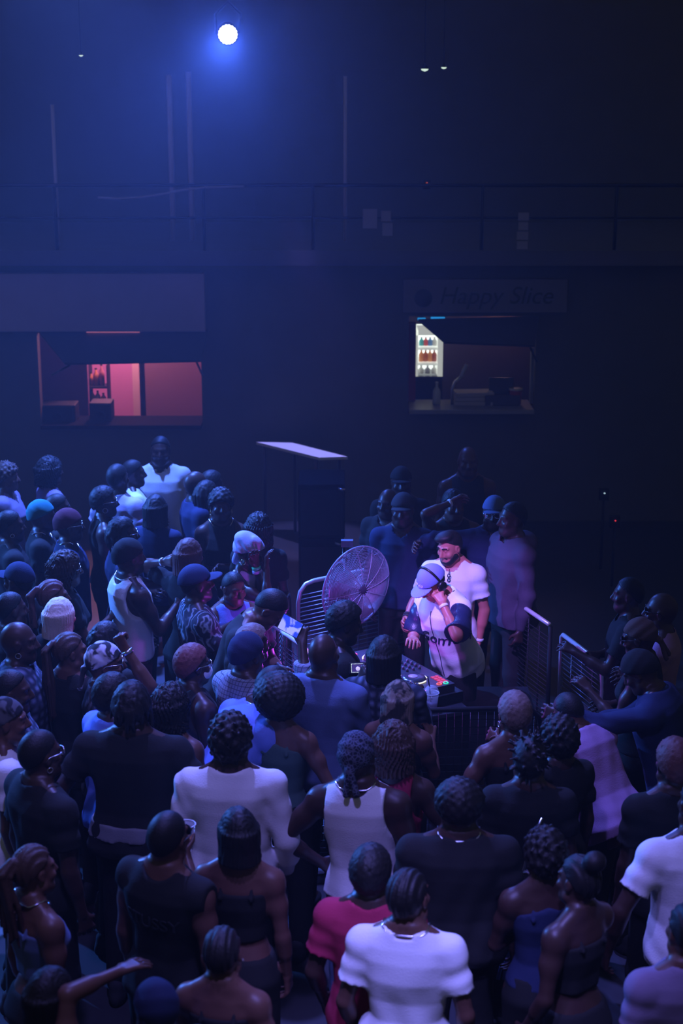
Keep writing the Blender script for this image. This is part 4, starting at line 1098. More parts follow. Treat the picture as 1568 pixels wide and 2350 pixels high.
P('leanman', 652, 1362, 1.86, 104, 'man with cropped hair bending towards the booth, face lit purple', 'buzz', 'black', 'brown', top='tee', tc='black', vox=.008, lean=24, hp=26, arms=('fold', 'relax'), ext=('brows',))
P('blonde', 130, 1369, 1.72, 35, 'woman with long platinum blonde hair falling over a dark top', 'long', 'blonde', 'tan', top='tee', tc='black', sex='f', vox=.009, hlen=.30)
P('edge1358', 16, 1358, 1.70, 60, 'person with cropped hair at the picture edge, under the dark baseball cap', 'buzz', top='tee', tc='black', vox=.010)
P('bald35', 32, 1428, 1.80, 85, 'bald man with a silver earring and checked shirt at the picture edge', 'bald', top='shirt', tc='plaid', vox=.009, w=1.1, ext=(('hoops', .016, 1),))
P('curlpony', 150, 1448, 1.72, 25, 'woman whose long curly ponytail hangs beside her dark shoulder', 'ponytail', 'brown', 'brown', top='tee', tc='black', sex='f', vox=.009, hlen=.45, hy=40)
P('locs237', 236, 1425, 1.66, 45, 'person with short dark locs, between platinum blonde hair and the white vest', 'locs', top='tee', tc='black', vox=.010, hlen=.05)
P('fair572', 573, 1430, 1.66, 60, 'person with a fuzzy fair crop, hidden by the navy durag', 'wool', 'fair', top='tee', tc='black', vox=.009)
P('fist', 230, 1470, 1.77, 80, 'man in a black and white bandana raising his braceleted fist', 'scarf', 'blotch', 'brown', top='tee', tc='blotch_dark', vox=.008, ext=('glasses', ('band', 1, 'steel')), arms=('phone', ('ik', 290, 1492, -.12, (.2, 1, -.35))), curl=(.4, 1.0))
P('plaidphone', 560, 1450, 1.78, 45, 'man in a navy durag and pale checked shirt reaching out with a phone', 'beanie', 'navy', 'dark', top='shirt', tc='check', vox=.0085, arms=('fold', ('ik', 694, 1478, .18)), curl=(.4, .6), ext=(('stud', -1),))
P('profile', 797, 1377, 1.80, 78, 'man with thick cropped hair in dark profile before the cage fan', 'wool', 'black', 'deep', top='tee', tc='black', vox=.0085, hp=14, arms=('down', 'relax'))
P('denim', 738, 1458, 1.80, 25, 'bald man in a pale jacket with a turned collar, beside the checked shirt', 'bald', 'black', 'dark', top='shirt', tc='denim', vox=.0085, arms=('relax', 'phone'), w=1.08)
P('redcrop', 434, 1476, 1.7, 60, 'man with a cropped red afro wearing a white face mask', 'wool', 'red', 'dark', top='tank', tc='charcoal', vox=.0085, ext=('mask', 'glasses'))
P('flannel', 880, 1459, 1.76, 20, 'person with long wet-look hair and a dark flannel shirt near the decks', 'long', 'black', 'dark', top='shirt', tc='plaid', vox=.0085, hlen=.22, arms=(('ik', 826, 1562, .16), 'phone'))
# third rows
P('bluebend', 646, 1528, 1.82, 55, 'person in a bright blue top bending forward, half hidden by the big afro', 'buzz', 'black', 'dark', top='tee', tc='blue', vox=.009, lean=38, hp=0, ext=(('chain',),), arms=('fold', 'fold'))
P('netscarf', 912, 1560, 1.64, 25, 'woman with a netted head scarf falling down her back, one shoulder bare', 'long', 'blotch_tan', 'brown', top='strap', tc='black', sex='f', vox=.0085, hlen=.30, arms=('phone', 'phone'))
P('stripe', 14, 1536, 1.78, 85, 'man with a flat crop in profile at the picture edge, above the mottled scarf', 'buzz', top='shirt', tc='plaid', vox=.009, w=1.05)
P('crop246', 250, 1543, 1.74, 50, 'man with a rounded crop and pale blue collar, behind the broad black t-shirt', 'wool', top='shirt', tc='blue', vox=.009)
P('long380', 384, 1566, 1.70, 30, 'woman with long thick dark hair, between broad black t-shirt and red crop', 'wavy', 'black', 'brown', top='tank', tc='black', sex='f', vox=.009, hlen=.30)
P('broad', 298, 1563, 1.86, 8, 'broad man in a black t-shirt with a pale waistband, short locs', 'locs', 'black', 'dark', top='tee', tc='black', vox=.0085, hlen=.05, w=1.22, arms=('wide', 'wide'))
P('mottled', 2, 1597, 1.78, 80, 'woman in a mottled head scarf with a white sleeve at the picture edge', 'scarf', 'blotch_dark', 'brown', top='tee', tc='white', sex='f', vox=.009)
P('afro', 641, 1545, 1.68, 20, 'woman with a large round afro and a draped green halter top', 'afro', 'black', 'brown', top='halter', tc='green', sex='f', vox=.008, hlen=.152, ext=(('hoops', .024, 1),), arms=('relax', 'wide'))
P('faircrop', 1185, 1585, 1.72, -12, 'woman with a fuzzy fair crop, earrings and a low-backed dark top', 'wool', 'fair', 'brown', top='strap', tc='black', sex='f', vox=.0085, ext=(('hoops', .016, 1),), arms=('wide', 'phone'))
P('spiky', 1218, 1680, 1.68, 5, 'person with spiky dark hair standing behind the fuzzy fair crop', 'spiky', top='tee', tc='black', vox=.010)
P('sparkle', 1290, 1640, 1.66, -25, 'woman with dark curls dotted by shiny beads, beside the spiky hair', 'curly', 'black', 'dark', top='tee', tc='black', sex='f', vox=.009, ext=(('hoops', .02, 1),))
P('pinkjacket', 1292, 1588, 1.62, -40, 'hunched person in a pale pink jacket leaning by the barrier', 'buzz', 'black', 'brown', top='jacket', tc='pink', vox=.009, lean=35, arms=('reach', 'face'))
P('capwoman', 1468, 1413, 1.76, -70, 'woman in a brown head scarf and glasses looking towards the decks', 'scarf', 'brown', 'dark', top='tank', tc='black', sex='f', vox=.0085, ext=('shades',), arms=('phone', 'fold'), hp=12)
P('pinktop', 1528, 1362, 1.74, -75, 'person in dark glasses and a pink-lit pale top, behind the brown scarf', 'bald', 'black', 'dark', top='tee', tc='pink', vox=.009, ext=('shades',), arms=('fold', 'fold'))  # pink light on the pale top is put into the cloth colour
P('dim1450', 1452, 1324, 1.70, -80, 'dim person with cropped hair, farthest of three near the brown head scarf', 'buzz', 'black', 'dark', top='tee', tc='black', vox=.011, arms=('drink', 'fold'))
P('pointer', 1450, 1490, 1.74, -65, 'person in a dark jacket stretching a pale cuff towards the barrier', 'beanie', 'black', 'dark', top='jacket', tc='navy', vox=.009, lean=18, hp=15, arms=('reach', ((.1, .9, -.75), (-.1, 1, -.35))), ext=(('band', 1, 'white', -.01),))
# front rows
P('glasses80', 80, 1676, 1.80, 50, 'man in wire glasses and a loose black t-shirt, behind the ponytail and pearl necklace', 'buzz', 'black', 'dark', top='tee', tc='black', vox=.0085, w=1.12, ext=('glasses', ('hoops', .014, 1)))
P('longsleeve', 526, 1634, 1.84, 3, 'man with short dark curls in a loose white long-sleeved top', 'curly', 'black', 'dark', top='long', tc='white', vox=.008, fold=.012, w=1.08, hlen=.026, arms=('relax', 'relax'))
P('bandana', 812, 1678, 1.80, 18, 'muscular man in a paisley bandana, silver chain and ribbed white tank top', 'scarf', 'paisley', 'dark', top='tank', tc='white', vox=.0078, ext=(('chain',),), arms=('akimbo', 'relax'), pants='denim', tilt=-4, w=1.06)
P('bigcurls', 902, 1654, 1.72, 12, 'woman with a mass of long dark curls, beside the paisley bandana', 'wavy', 'brown', 'dark', top='tank', tc='red', sex='f', vox=.0085, hlen=.36, arms=('down', 'wide'), ext=(('band', 1, 'blue'),))
P('darktee', 1056, 1775, 1.74, 2, 'stout person with a woolly crop and beaded necklace over a black t-shirt', 'afro', 'black', 'dark', top='tee', tc='black', vox=.0088, hlen=.118, w=1.2, ext=(('chain',),))
P('muscle', 380, 1866, 1.76, 28, 'man with cropped hair and sunglasses in a printed black sleeveless shirt', 'buzz', 'black', 'brown', top='muscle', tc='black', vox=.0078, ext=('shades', ('band', -1, 'steel')), arms=('down', 'down'), tilt=3)
P('sleek', 548, 1853, 1.70, 8, 'woman with sleek long black hair and bare shoulders, below the white long-sleeved top', 'long', 'black', 'brown', top='strap', tc='black', sex='f', vox=.008, hlen=.46, hy=-25, arms=(((.25, .5, -.8), (.35, .55, .6)), 'down'))
P('pearl', 64, 1938, 1.66, 50, 'woman with a brown ponytail, pearl necklace and a blue strap top', 'ponytail', 'brown', 'brown', top='strap', tc='denim', sex='f', vox=.008, hlen=.34, ext=(('chain',),))
P('palmdown', 105, 2222, 1.62, 62, 'woman with dark swept hair spreading an open hand before her', 'long', 'black', 'brown', top='strap', tc='blue', sex='f', vox=.0075, hlen=.22, hy=-30, arms=('down', ('ik', 272, 2230, .10, (.35, -1, -.45))), curl=(.3, .12), palm=(None, (0, .1, -1)))
P('straps', 506, 2130, 1.60, 12, 'woman with pulled-back hair, crystal earrings and thin dark straps', 'cornrows', 'black', 'brown', top='strap', tc='black', sex='f', vox=.008, ext=(('stud', 1), ('stud', -1)), arms=('fold', 'relax'))
P('lowcap', 360, 2252, 1.56, -30, 'person in a navy cap, partly cut by the lower picture border', 'beanie', 'navy', 'dark', top='tee', tc='black', vox=.009)
P('redtee', 850, 1940, 1.70, 12, 'person with a rounded dark crop wearing a red t-shirt', 'wool', 'black', 'dark', top='tee', tc='red', vox=.008, arms=('relax', 'phone'))
P('whitetee', 932, 1996, 1.74, 12, 'woman with sleek cornrows and choker in a tight white t-shirt', 'cornrows', 'black', 'brown', top='tee', tc='white', sex='f', vox=.0072, w=1.18, fold=.010, ext=(('chain',),), arms=('relax', 'relax'), hy=18)
P('curls1260', 1256, 1900, 1.64, -8, 'woman with loose dark curls and pale shoulder straps carrying a tasselled bag', 'curly', 'black', 'dark', top='halter', tc='navy', sex='f', vox=.0085, arms=('fold', 'phone'))
P('bareback', 1340, 1960, 1.66, -40, 'woman with bare shoulders in a dark dress, beside the loose dark curls', 'bun', 'black', 'dark', top='strap', tc='black', sex='f', vox=.0088, arms=('relax', 'drink'))
P('auburnedge', 1556, 1694, 1.76, -10, 'person with an auburn crop and black t-shirt at the picture edge', 'wool', 'auburn', 'dark', top='tee', tc='black', vox=.0088)
P('edgetee', 1612, 1790, 1.80, -12, 'person in a wide white t-shirt, cut by the picture edge', 'buzz', 'black', 'dark', top='tee', tc='white', vox=.0085, w=1.12, fold=.012, arms=('wide', 'relax'))
P('edgelow', 1590, 2075, 1.68, -15, 'person in a pale mauve t-shirt, cut by the lower picture corner', 'bun', 'black', 'brown', top='tee', tc='mauve', vox=.0088, w=1.1)
# beyond the booth
P('shaven', 893, 1122, 1.68, -150, 'shaven man in profile beyond the cage fan, one shoulder catching blue light', 'bald', 'black', 'dark', top='tee', tc='black', vox=.010)
P('lightcap', 926, 1128, 1.78, -170, 'man in a dark cap with headphones, beside the shaven man beyond the fan', 'cap', 'charcoal', 'dark', top='tee', tc='navy', vox=.010)
P('dimhat', 921, 1068, 1.76, 180, 'dim person in a brimmed hat, deepest in the shade beyond the fan', 'cap', 'black', 'dark', top='tee', tc='black', vox=.012)
P('dimbald', 1074, 1025, 1.82, 178, 'shaven person standing tall and dim, above the raised wristband', 'bald', 'black', 'brown', top='tank', tc='charcoal', vox=.011)
P('wristband', 1040, 1120, 1.70, 165, 'person raising a forearm with a white wristband beyond the booth', 'wool', 'black', 'brown', top='tank', tc='black', vox=.009, arms=('down', ('ik', 1036, 1153, -.12, (1, .1, -.4))), ext=(('band', 1, 'white'),))
P('bluecap', 1136, 1135, 1.76, 190, 'man in a faded blue cap and dark denim jacket beyond the booth', 'cap', 'denim', 'dark', top='jacket', tc='navy', vox=.009, arms=('relax', ((1, .35, .05), (.4, 1, .1))), ext=('glasses',))
P('dimright', 1184, 1150, 1.84, -110, 'dim broad person in a loose dusky top, beside the faded blue cap', 'buzz', 'black', 'dark', top='hoodie', tc='dusk', vox=.011, w=1.1)
# ------------------------------------------------------------------ crowd barriers around the booth
def barrier(name, A, B, label, mesh='bars', hgt=1.1, rail=M_STEEL, curve=(1, 1), foot=(1, 1), panel=None):
    A, B = Vector((A[0], A[1], 0)), Vector((B[0], B[1], 0))
    d = (B - A); L = d.length; d.normalize(); nrm = Vector((-d.y, d.x, 0))
    t = thing(name, label, 'barrier', A, math.atan2(d.y, d.x), 'steel barriers around the booth')
    r = .017
    pts = []
    if curve[0]: pts += [(0, 0, .12), (0, 0, hgt - .16), (.02, 0, hgt - .07), (.07, 0, hgt - .015), (.15, 0, hgt)]
    else: pts += [(0, 0, .12), (0, 0, hgt - .02), (.02, 0, hgt)]
    if curve[1]: pts += [(L - .15, 0, hgt), (L - .07, 0, hgt - .015), (L - .02, 0, hgt - .07), (L, 0, hgt - .16), (L, 0, .12)]
    else: pts += [(L - .02, 0, hgt), (L, 0, hgt - .02), (L, 0, .12)]
    if curve == (0, 0):
        q = MB(); q.tube(pts[2:-2], r, 10); q.build('top_rail', rail, t)
        for x in (0, L): q = MB(); q.tube([(x, 0, .0), (x, 0, hgt - .01)], r, 8); q.build('post', M_BLACK, t)  # posts blackened, their shade is put into the colour
    else:
        q = MB(); q.tube(pts, r, 10); q.build('rail_frame', rail, t)
    q = MB(); q.tube([(0, 0, .16), (L, 0, .16)], r * .8, 8); q.build('lower_rail', rail if panel is None else M_STEEL, t)
    q = MB()
    if mesh == 'bars':
        n = 24
        for i in range(n):
            z = .2 + (hgt - .30) * i / (n - 1)
            q.tube([(.01, 0, z), (L - .01, 0, z)], .004, 5)
        for i in range(1, 4): q.tube([(L * i / 4, .004, .18), (L * i / 4, .004, hgt - .06)], .006, 5)
    else:
        nz = int((hgt - .25) / .05); nx = int(L / .05)
        for i in range(nz + 1): q.tube([(.01, 0, .18 + .05 * i), (L - .01, 0, .18 + .05 * i)], .0025, 4)
        for i in range(1, nx): q.tube([(L * i / nx, 0, .17), (L * i / nx, 0, hgt - .02)], .0025, 4)
    q.build('mesh_panel', panel or (rail if mesh != 'bars' else mat('bar_steel', (.22, .22, .26), .35, metal=.9)), t)
    for k, x in enumerate((.12, L - .12)):
        if foot[k]:
            q = MB(); q.tube([(x, -.28, .015), (x, -.03, .13), (x, .03, .13), (x, .28, .015)], .015, 8); q.build('foot', rail, t)
    return t
G = lambda px, py, z=1.1: at_z(px, py, z)
LIT_STEEL = mat('lit_steel', (.85, .85, .88), .3, metal=.35)  # pale colour holds the overhead light reflected in the rails
barrier('crowd_barrier', G(1166, 1369), G(1264, 1435), 'steel barrier with a bright top rail behind the decks, beside the white t-shirted man', rail=LIT_STEEL, curve=(0, 0), foot=(0, 0), panel=M_BLACK)  # black panel carries the shade on its mesh
barrier('crowd_barrier', G(1290, 1455), G(1386, 1527), 'steel barrier with a bright top rail before the brown head scarf', rail=LIT_STEEL, curve=(0, 1), foot=(0, 1))
barrier('crowd_barrier', (-.95, 9.02, 0), (1.26, 9.16, 0), 'dark steel barrier with square mesh between the crowd and the deck table', mesh='grid')
barrier('crowd_barrier', G(664, 1352), G(629, 1436), 'dark steel barrier reaching back from the bending man', mesh='bars', foot=(0, 0))
barrier('crowd_barrier', G(628, 1436), (-.20, 10.13, 0), 'steel barrier with a bright rail beneath the bending man and the held-up phone', rail=LIT_STEEL, curve=(0, 1), foot=(0, 1))
barrier('crowd_barrier', G(684, 1340), (.62, 12.35, 0), 'steel barrier with thin rungs standing behind the cage fan', mesh='bars', rail=LIT_STEEL, foot=(1, 1))
# ------------------------------------------------------------------ cage fan
FC = at_y(818, 1347, 11.17)
t = thing('cage_fan', 'large round cage fan on a pole, glowing purple beside the decks', 'fan', (FC.x, FC.y, 0))
FX = Matrix.Translation((0, 0, FC.z)) @ frame((.79, .6, 0), Vector((.62, -.77, -.08)))
FXt = FX @ Matrix.Rotation(RAD(10), 4, 'Z')
WIRE = mat('fan_wire', (.42, .38, .48), .35, metal=.2)
R = .318
q = MB()
prof = lambda r: .085 * (1 - (r / R) ** 2.2)
for i in range(30):
    r = .05 + (R - .05) * i / 29
    q.ring(r, .0021 if i < 29 else .006, FX @ Matrix.Translation((0, 0, prof(r))), 40, 4)
for i in range(12):
    a = 2 * math.pi * i / 12 + .1
    q.tube([FX @ Vector((r * math.cos(a), r * math.sin(a), prof(r) + .003)) for r in (.03, .1, .18, .25, .30, R)], .0028, 5)
q.build('front_grille', WIRE, t)
q = MB()
pb = lambda r: -.10 * (1 - (r / R) ** 3) - .004
for i in range(14):
    r = .08 + (R - .08) * i / 13
    q.ring(r, .0018 if i < 13 else .006, FX @ Matrix.Translation((0, 0, pb(r))), 40, 4)
for i in range(12):
    a = 2 * math.pi * i / 12 + .3
    q.tube([FX @ Vector((r * math.cos(a), r * math.sin(a), pb(r) - .003)) for r in (.05, .15, .25, R)], .0028, 5)
q.build('rear_grille', WIRE, t)
q = MB(); q.lathe([(.001, .088), (.036, .086), (.040, .080), (.036, .074), (.001, .072)], 20, FX); q.build('badge', mat('fan_badge', (.05, .03, .07), .4), t)
q = MB(); q.lathe([(.001, .03), (.035, .03), (.04, .02), (.04, -.03), (.001, -.03)], 20, FX); q.build('hub', BLACKP(), t)
for k in range(3):
    a0 = 2 * math.pi * k / 3 + .55
    V = []; n1, n2 = 8, 7
    for th in (0, 1):
        for i in range(n1):
            rr = .035 + (.275 - .035) * i / (n1 - 1)
            wd = .34 + .42 * math.sin(math.pi * (i / (n1 - 1)) * .8)
            for j in range(n2):
                u = j / (n2 - 1) - .5
                a = a0 + u * wd * 1.5 + .25 * i / n1
                V.append(FX @ Vector((rr * math.cos(a), rr * math.sin(a), .05 * u + .012 * math.sin(math.pi * (u + .5)) - .01 - th * .003)))
    F = []
    N = n1 * n2
    for i in range(n1 - 1):
        for j in range(n2 - 1):
            p = i * n2 + j
            F.append((p, p + 1, p + n2 + 1, p + n2)); F.append((N + p, N + p + n2, N + p + n2 + 1, N + p + 1))
    for i in range(n1 - 1):
        for j in (0, n2 - 1):
            p = i * n2 + j; F.append((p, p + n2, N + p + n2, N + p))
    for j in range(n2 - 1):
        for i in (0, n1 - 1):
            p = i * n2 + j; F.append((p, p + 1, N + p + 1, N + p))
    obj('blade', raw_mesh('blade', V, F), mat('fan_blade', (.30, .28, .34), .3, metal=.5), t)
q = MB(); q.lathe([(.001, -.06), (.07, -.06), (.085, -.09), (.08, -.2), (.05, -.24), (.001, -.24)], 20, FX); q.build('motor', M_BLACK, t)
pm = FX @ Vector((0, 0, -.15))
q = MB(); q.tube([(pm.x, pm.y, .04), (pm.x, pm.y, pm.z - .06)], .024, 12); q.build('pole', M_STEEL, t)
q = MB(); q.lathe([(.001, 0), (.26, 0), (.26, .02), (.06, .05), (.001, .05)], 28, Matrix.Translation((pm.x, pm.y, 0))); q.build('base', M_STEEL, t)
q = MB(); q.box((pm.x - .02, pm.y - .02, FC.z + .28), (pm.x + .07, pm.y + .03, FC.z + .33)); q.build('control_box', mat('fan_box', (.12, .12, .15), .5), t)
q = MB(); q.tube([(pm.x, pm.y, pm.z), (pm.x, pm.y + .02, FC.z + .28)], .012, 8); q.build('bracket', M_STEEL, t)
# ------------------------------------------------------------------ deck table, decks
zt = .90
P1, P0 = at_z(1082, 1629, zt), at_z(955, 1649, zt)
ux = (P1 - P0).normalized(); uy = Vector((-ux.y, ux.x, 0))
t = thing('deck_table', 'black draped table carrying the decks and a plastic cup', 'table', (P1.x, P1.y, 0), math.atan2(ux.y, ux.x))
q = MB(); q.box((-1.10, 0, zt - .03), (0, 1.15, zt)); bevel(q.build('table_top', mat('table_black', (.04, .04, .05), .3), t), .006)
q = MB(); q.box((-1.095, .02, .30), (-.005, .03, zt - .03)); q.build('front_cloth', mat('black_drape', (.012, .012, .014), .9, bump=.3, scale=20), t)
for x in (-1.05, -.05):
    for y in (.06, 1.1):
        q = MB(); q.box((x - .02, y - .02, 0), (x + .02, y + .02, zt - .03)); q.build('leg', M_STEEL, t)
zc = 1.03
A, B, D = at_z(1044, 1568, zc), at_z(925, 1503, zc), at_z(958, 1583, zc)
ex = (B - A).normalized(); ey = (D - A); ey = (ey - ex * ey.dot(ex)).normalized()
Lc, Wc = .86, .33
t = thing('dj_controller', 'dark DJ controller with glowing jog wheels and red pads on the table', 'controller', (A.x, A.y, zc))
KM = Matrix(((ex.x, ey.x, 0, 0), (ex.y, ey.y, 0, 0), (0, 0, 1, 0), (0, 0, 0, 1)))
if ex.cross(ey).z < 0: pass
def kbox(lo, hi): q = MB(); q.box(lo, hi, KM); return q
def fixn(o):
    import bmesh
    b = bmesh.new(); b.from_mesh(o.data); bmesh.ops.recalc_face_normals(b, faces=b.faces); b.to_mesh(o.data); b.free(); return o
DECK = mat('deck_metal', (.07, .065, .08), .3, metal=.3)
fixn(kbox((0, 0, -.055), (Lc, Wc, 0)).build('chassis', DECK, t))
def em(name, c, s): return mat(name, c, .4, emit=c, strength=s)
for cx in (.20, .66):
    cyy = .20
    q = MB(); q.lathe([(.001, .022), (.05, .022), (.082, .020), (.088, .010), (.090, 0), (.001, 0)], 32, KM @ Matrix.Translation((cx, cyy, .001))); j = fixn(q.build('jog_wheel', mat('jog_black', (.10, .10, .12), .2, metal=.5), t))
    q = MB(); q.lathe([(.001, .023), (.032, .023), (.032, .025), (.001, .025)], 24, KM @ Matrix.Translation((cx, cyy, .001))); fixn(q.build('jog_display', em('jog_display', (.35, .25, .6), .35), j))
    for a0, a1 in ((20, 70), (150, 215), (250, 320)):
        q = MB(); q.tube([KM @ Vector((cx + .094 * math.cos(RAD(a)), cyy + .094 * math.sin(RAD(a)), .006)) for a in range(a0, a1 + 1, 8)], .0045, 5); q.build('light_ring', em('ring_glow', (1, .95, .7), 1.0), j)
for i in range(4):
    for j in range(2):
        x = .055 + .034 * i; y = .035 + .032 * j
        for x_ in (x, .86 - x):
            fixn(kbox((x_ - .013, y - .012, 0), (x_ + .013, y + .012, .006)).build('pad', em('pad_red', (.75, .06, .09), .55), t))
for x, y, c_, nm in ((.02, .05, (.05, .8, .35), 'green'), (.025, .10, (.9, .15, .1), 'red')):
    q = MB(); q.ring(.016, .004, KM @ Matrix.Translation((x + .012, y, .003)), 16, 5); q.build('lit_button', em('button_' + nm, c_, .8), t)
for i in range(4):
    for j in range(3):
        q = MB(); q.lathe([(.001, .022), (.007, .022), (.010, 0), (.001, 0)], 12, KM @ Matrix.Translation((.345 + .05 * i, .05 + .05 * j, 0))); fixn(q.build('knob', mat('knob_rubber', (.16, .15, .18), .4), t))
for i in range(4):
    q = kbox((.335 + .05 * i, .21, .0), (.355 + .05 * i, .235, .026)); fixn(q.build('fader', mat('fader_cap', (.45, .42, .5), .35), t))
for i in range(6):
    fixn(kbox((.04 + .02 * i, .305, 0), (.052 + .02 * i, .315, .004)).build('small_button', em('button_white', (.9, .9, .8), .5), t))
for x, c_, nm in ((.43, (.95, .25, .05), 'amber'), (.57, (.1, .8, .4), 'mint'), (.80, (.9, .1, .15), 'crimson'), (.36, (.9, .9, .7), 'cream')):
    fixn(kbox((x, .265, 0), (x + .026, .285, .004)).build('cue_button', em('button_' + nm, c_, .7), t))
q = MB(); q.box((-.03, -.05, zt - zc + .001), (Lc + .03, Wc + .03, -.056), KM); fixn(tag(q.build('flight_case', M_BLACK), 'low black flight case holding up the DJ controller', 'case')).location = (A.x, A.y, zc)
# cup with dome lid and straw
CLEAR = mat('clear_plastic', (.75, .75, .8), .12, spec=.6, alpha=.30)
def cup(loc, h, r, label, drink, lid=True, tilt=None):
    t = thing('plastic_cup', label, 'cup', loc)
    if tilt: t.rotation_euler = tilt
    q = MB(); q.lathe([(.001, 0), (r * .72, 0), (r, h), (r * 1.03, h), (r * .74, -.002), (.001, -.002)], 24); q.build('cup_wall', CLEAR, t)
    q = MB(); q.lathe([(.001, .004), (r * .70, .004), (r * .84, h * .5), (.001, h * .5)], 20); q.build('drink', drink, t)
    q = MB(); q.ring(r * 1.03, .0035, Matrix.Translation((0, 0, h)), 24, 6); q.build('rim', mat('cup_rim', (.8, .8, .85), .25, alpha=.8), t)
    if lid:
        q = MB(); q.lathe([(r * 1.05, h), (r * 1.05, h + .008), (r * .9, h + .028), (r * .6, h + .045), (r * .2, h + .052)], 24); q.build('dome_lid', CLEAR, t)
        q = MB(); q.tube([(.0, 0, .03), (-.015, -.005, h + .05), (-.028, -.01, h + .12)], .0042, 8); q.build('straw', M_BLACK, t)
    return t
pc = at_z(990, 1632, zt)
cup((pc.x, pc.y, zt + .003), .125, .048, 'clear plastic cup with dome lid and black straw on the deck table', mat('iced_water', (.5, .45, .65), .2, alpha=.7))
pn = at_z(968, 1634, zt)
q = MB(); q.lathe([(.001, 0), (.055, 0), (.058, .006), (.001, .006)], 22, Matrix.Translation((pn.x - .02, pn.y, zt + .001))); tag(q.build('coaster', mat('coaster_print', (.35, .3, .5), .5, pattern='paisley', color2=(.1, .08, .2))), 'round patterned coaster on the deck table near the cup', 'coaster')
# ------------------------------------------------------------------ the DJ and his friend
DJ = person('dj', 976, 1302, 1.71, 226, 'DJ in a faded blue cap and pinstriped jersey holding one headphone', 'cap', 'bluecap_denim', 'olive', top='jersey', tc='white', vox=.0062, lean=20, hp=18, hy=6, w=.92,
            arms=(('ik', 1017, 1388, -.32, (.9, 0, -1)), ('ik', 948, 1466, -.28)), curl=(.55, .3), palm=((-.6, -.3, .2), (0, .2, -1)), ext=('headphones', 'brows', ('chain', 1), ('band', -1, 'white')), group='pair behind the decks')
FR = person('friend', 1030, 1214, 1.69, 198, 'man in a plain white t-shirt watching over the DJ from behind', 'quiff', 'black', 'olive', top='tee', tc='white', vox=.0062, hp=16, hy=28, w=1.02,
            arms=(('ik', 1100, 1478, -.08), ('ik', 932, 1420, -.12)), ext=('beard', 'brows', ('band', -1, 'white'), ('band', 1, 'charcoal'), ('band', 1, 'charcoal', .04), 'sunglasses_on_neck'), group='pair behind the decks')
# lettering laid on the chest of the jersey and the front of the cap
def lay_on(o, target, origin, right, up, into, lift=.002):
    import bmesh
    bm = bmesh.new(); bm.from_mesh(o.data)
    bmesh.ops.subdivide_edges(bm, edges=[e for e in bm.edges if e.calc_length() > .012], cuts=1)
    bv = BVHTree.FromPolygons([v.co for v in target.data.vertices], [p.vertices for p in target.data.polygons])
    for v in bm.verts:
        p = origin + right * v.co.x + up * v.co.y
        h = bv.ray_cast(p - into * .4, into)
        base = h[0] if h[0] is not None else p
        v.co = base - into * (lift + v.co.z)
    bm.to_mesh(o.data); bm.free(); o.data.update()
def on_chest(info, text, size, z, m_, name, shear=0, x=0.0, back=False):
    o = lettering(text, size, m_, info['root'], name, shear, .0015)
    T = info['T']; s = -1 if back else 1
    org = Vector(T((x, .0, z))); rgt = Vector(T((-s, 0, z)) - T((0, 0, z))).normalized(); up = Vector(T((0, 0, z + 1)) - T((0, 0, z))).normalized(); into = Vector(T((0, -s, z)) - T((0, 0, z))).normalized()
    lay_on(o, info['top'], org, rgt, up, into)
    return o
on_chest(DJ, 'Gomdi', .135, 1.20, cloth('navy'), 'script_lettering', .35, -.03)
o = lettering('Polo', .036, M_WHITE, DJ['root'], 'cap_lettering', .0, .001)
capo = [c for c in DJ['root'].children if c.name.startswith('cap')][0]
Hh = DJ['Hh']
org = Vector(Hh((0.0, .05, 1.695))); lay_on(o, capo, org, Vector(Hh((-1, 0, 0)) - Hh((0, 0, 0))), Vector(Hh((0, 0, 1)) - Hh((0, 0, 0))), Vector(Hh((0, -1, 0)) - Hh((0, 0, 0))), .0015)
# dark sleeves of the jersey
for sd in (-1, 1):
    S, E, Wr = DJ['J'][sd]
    g = Field(np.minimum(S, E) - .13, np.maximum(S, E) + .13, .008)
    ax = unit(E - S); L = np.linalg.norm(E - S) * .9
    s_ = tuple(slice(0, int(n)) for n in g.n); Xg, Yg, Zg = g.grid(s_)
    tt = (Xg - S[0]) * ax[0] + (Yg - S[1]) * ax[1] + (Zg - S[2]) * ax[2]; tc_ = np.clip(tt, -.02, L)
    Dd = np.sqrt((Xg - S[0] - tc_ * ax[0]) ** 2 + (Yg - S[1] - tc_ * ax[1]) ** 2 + (Zg - S[2] - tc_ * ax[2]) ** 2) - (.076 + .018 * tc_ / L) + .004 * np.sin(60 * tt + 20 * Xg)
    g.mix(s_, np.maximum(Dd, np.maximum(tt - L, -.035 - tt)).astype(np.float32), 0)
    obj('jersey_sleeve', g.mesh('jersey_sleeve'), mat('jersey_sleeve_cloth', (.02, .025, .07), .35, spec=.5, bump=.2, scale=90), DJ['root'])
q = MB()
T = DJ['T']
bv = BVHTree.FromPolygons([v.co for v in DJ['top'].data.vertices], [p.vertices for p in DJ['top'].data.polygons])
pts = []
for i in range(14):
    z = 1.42 - .55 * i / 13
    into = Vector(T((0, -1, z)) - T((0, 0, z))); h = bv.ray_cast(Vector(T((0.0, .4, z))), into)
    if h[0] is not None: pts.append(h[0] - into * .002)
if len(pts) > 2: q.tube(pts, .003, 5); q.build('placket', cloth('navy'), DJ['root'])
MU = PEOPLE['muscle']
on_chest(MU, 'STUSSY', .085, 1.27, mat('dim_print', (.035, .035, .04), .7), 'back_print', 0, .0, back=True)
g = Field((-.3, -.25, .92), (.3, .25, 1.08), .009)
g.fn(torso_fn(PROF_M, .040, .955, 1.03, 1.22, .008, 3), np.eye(3), PIV)
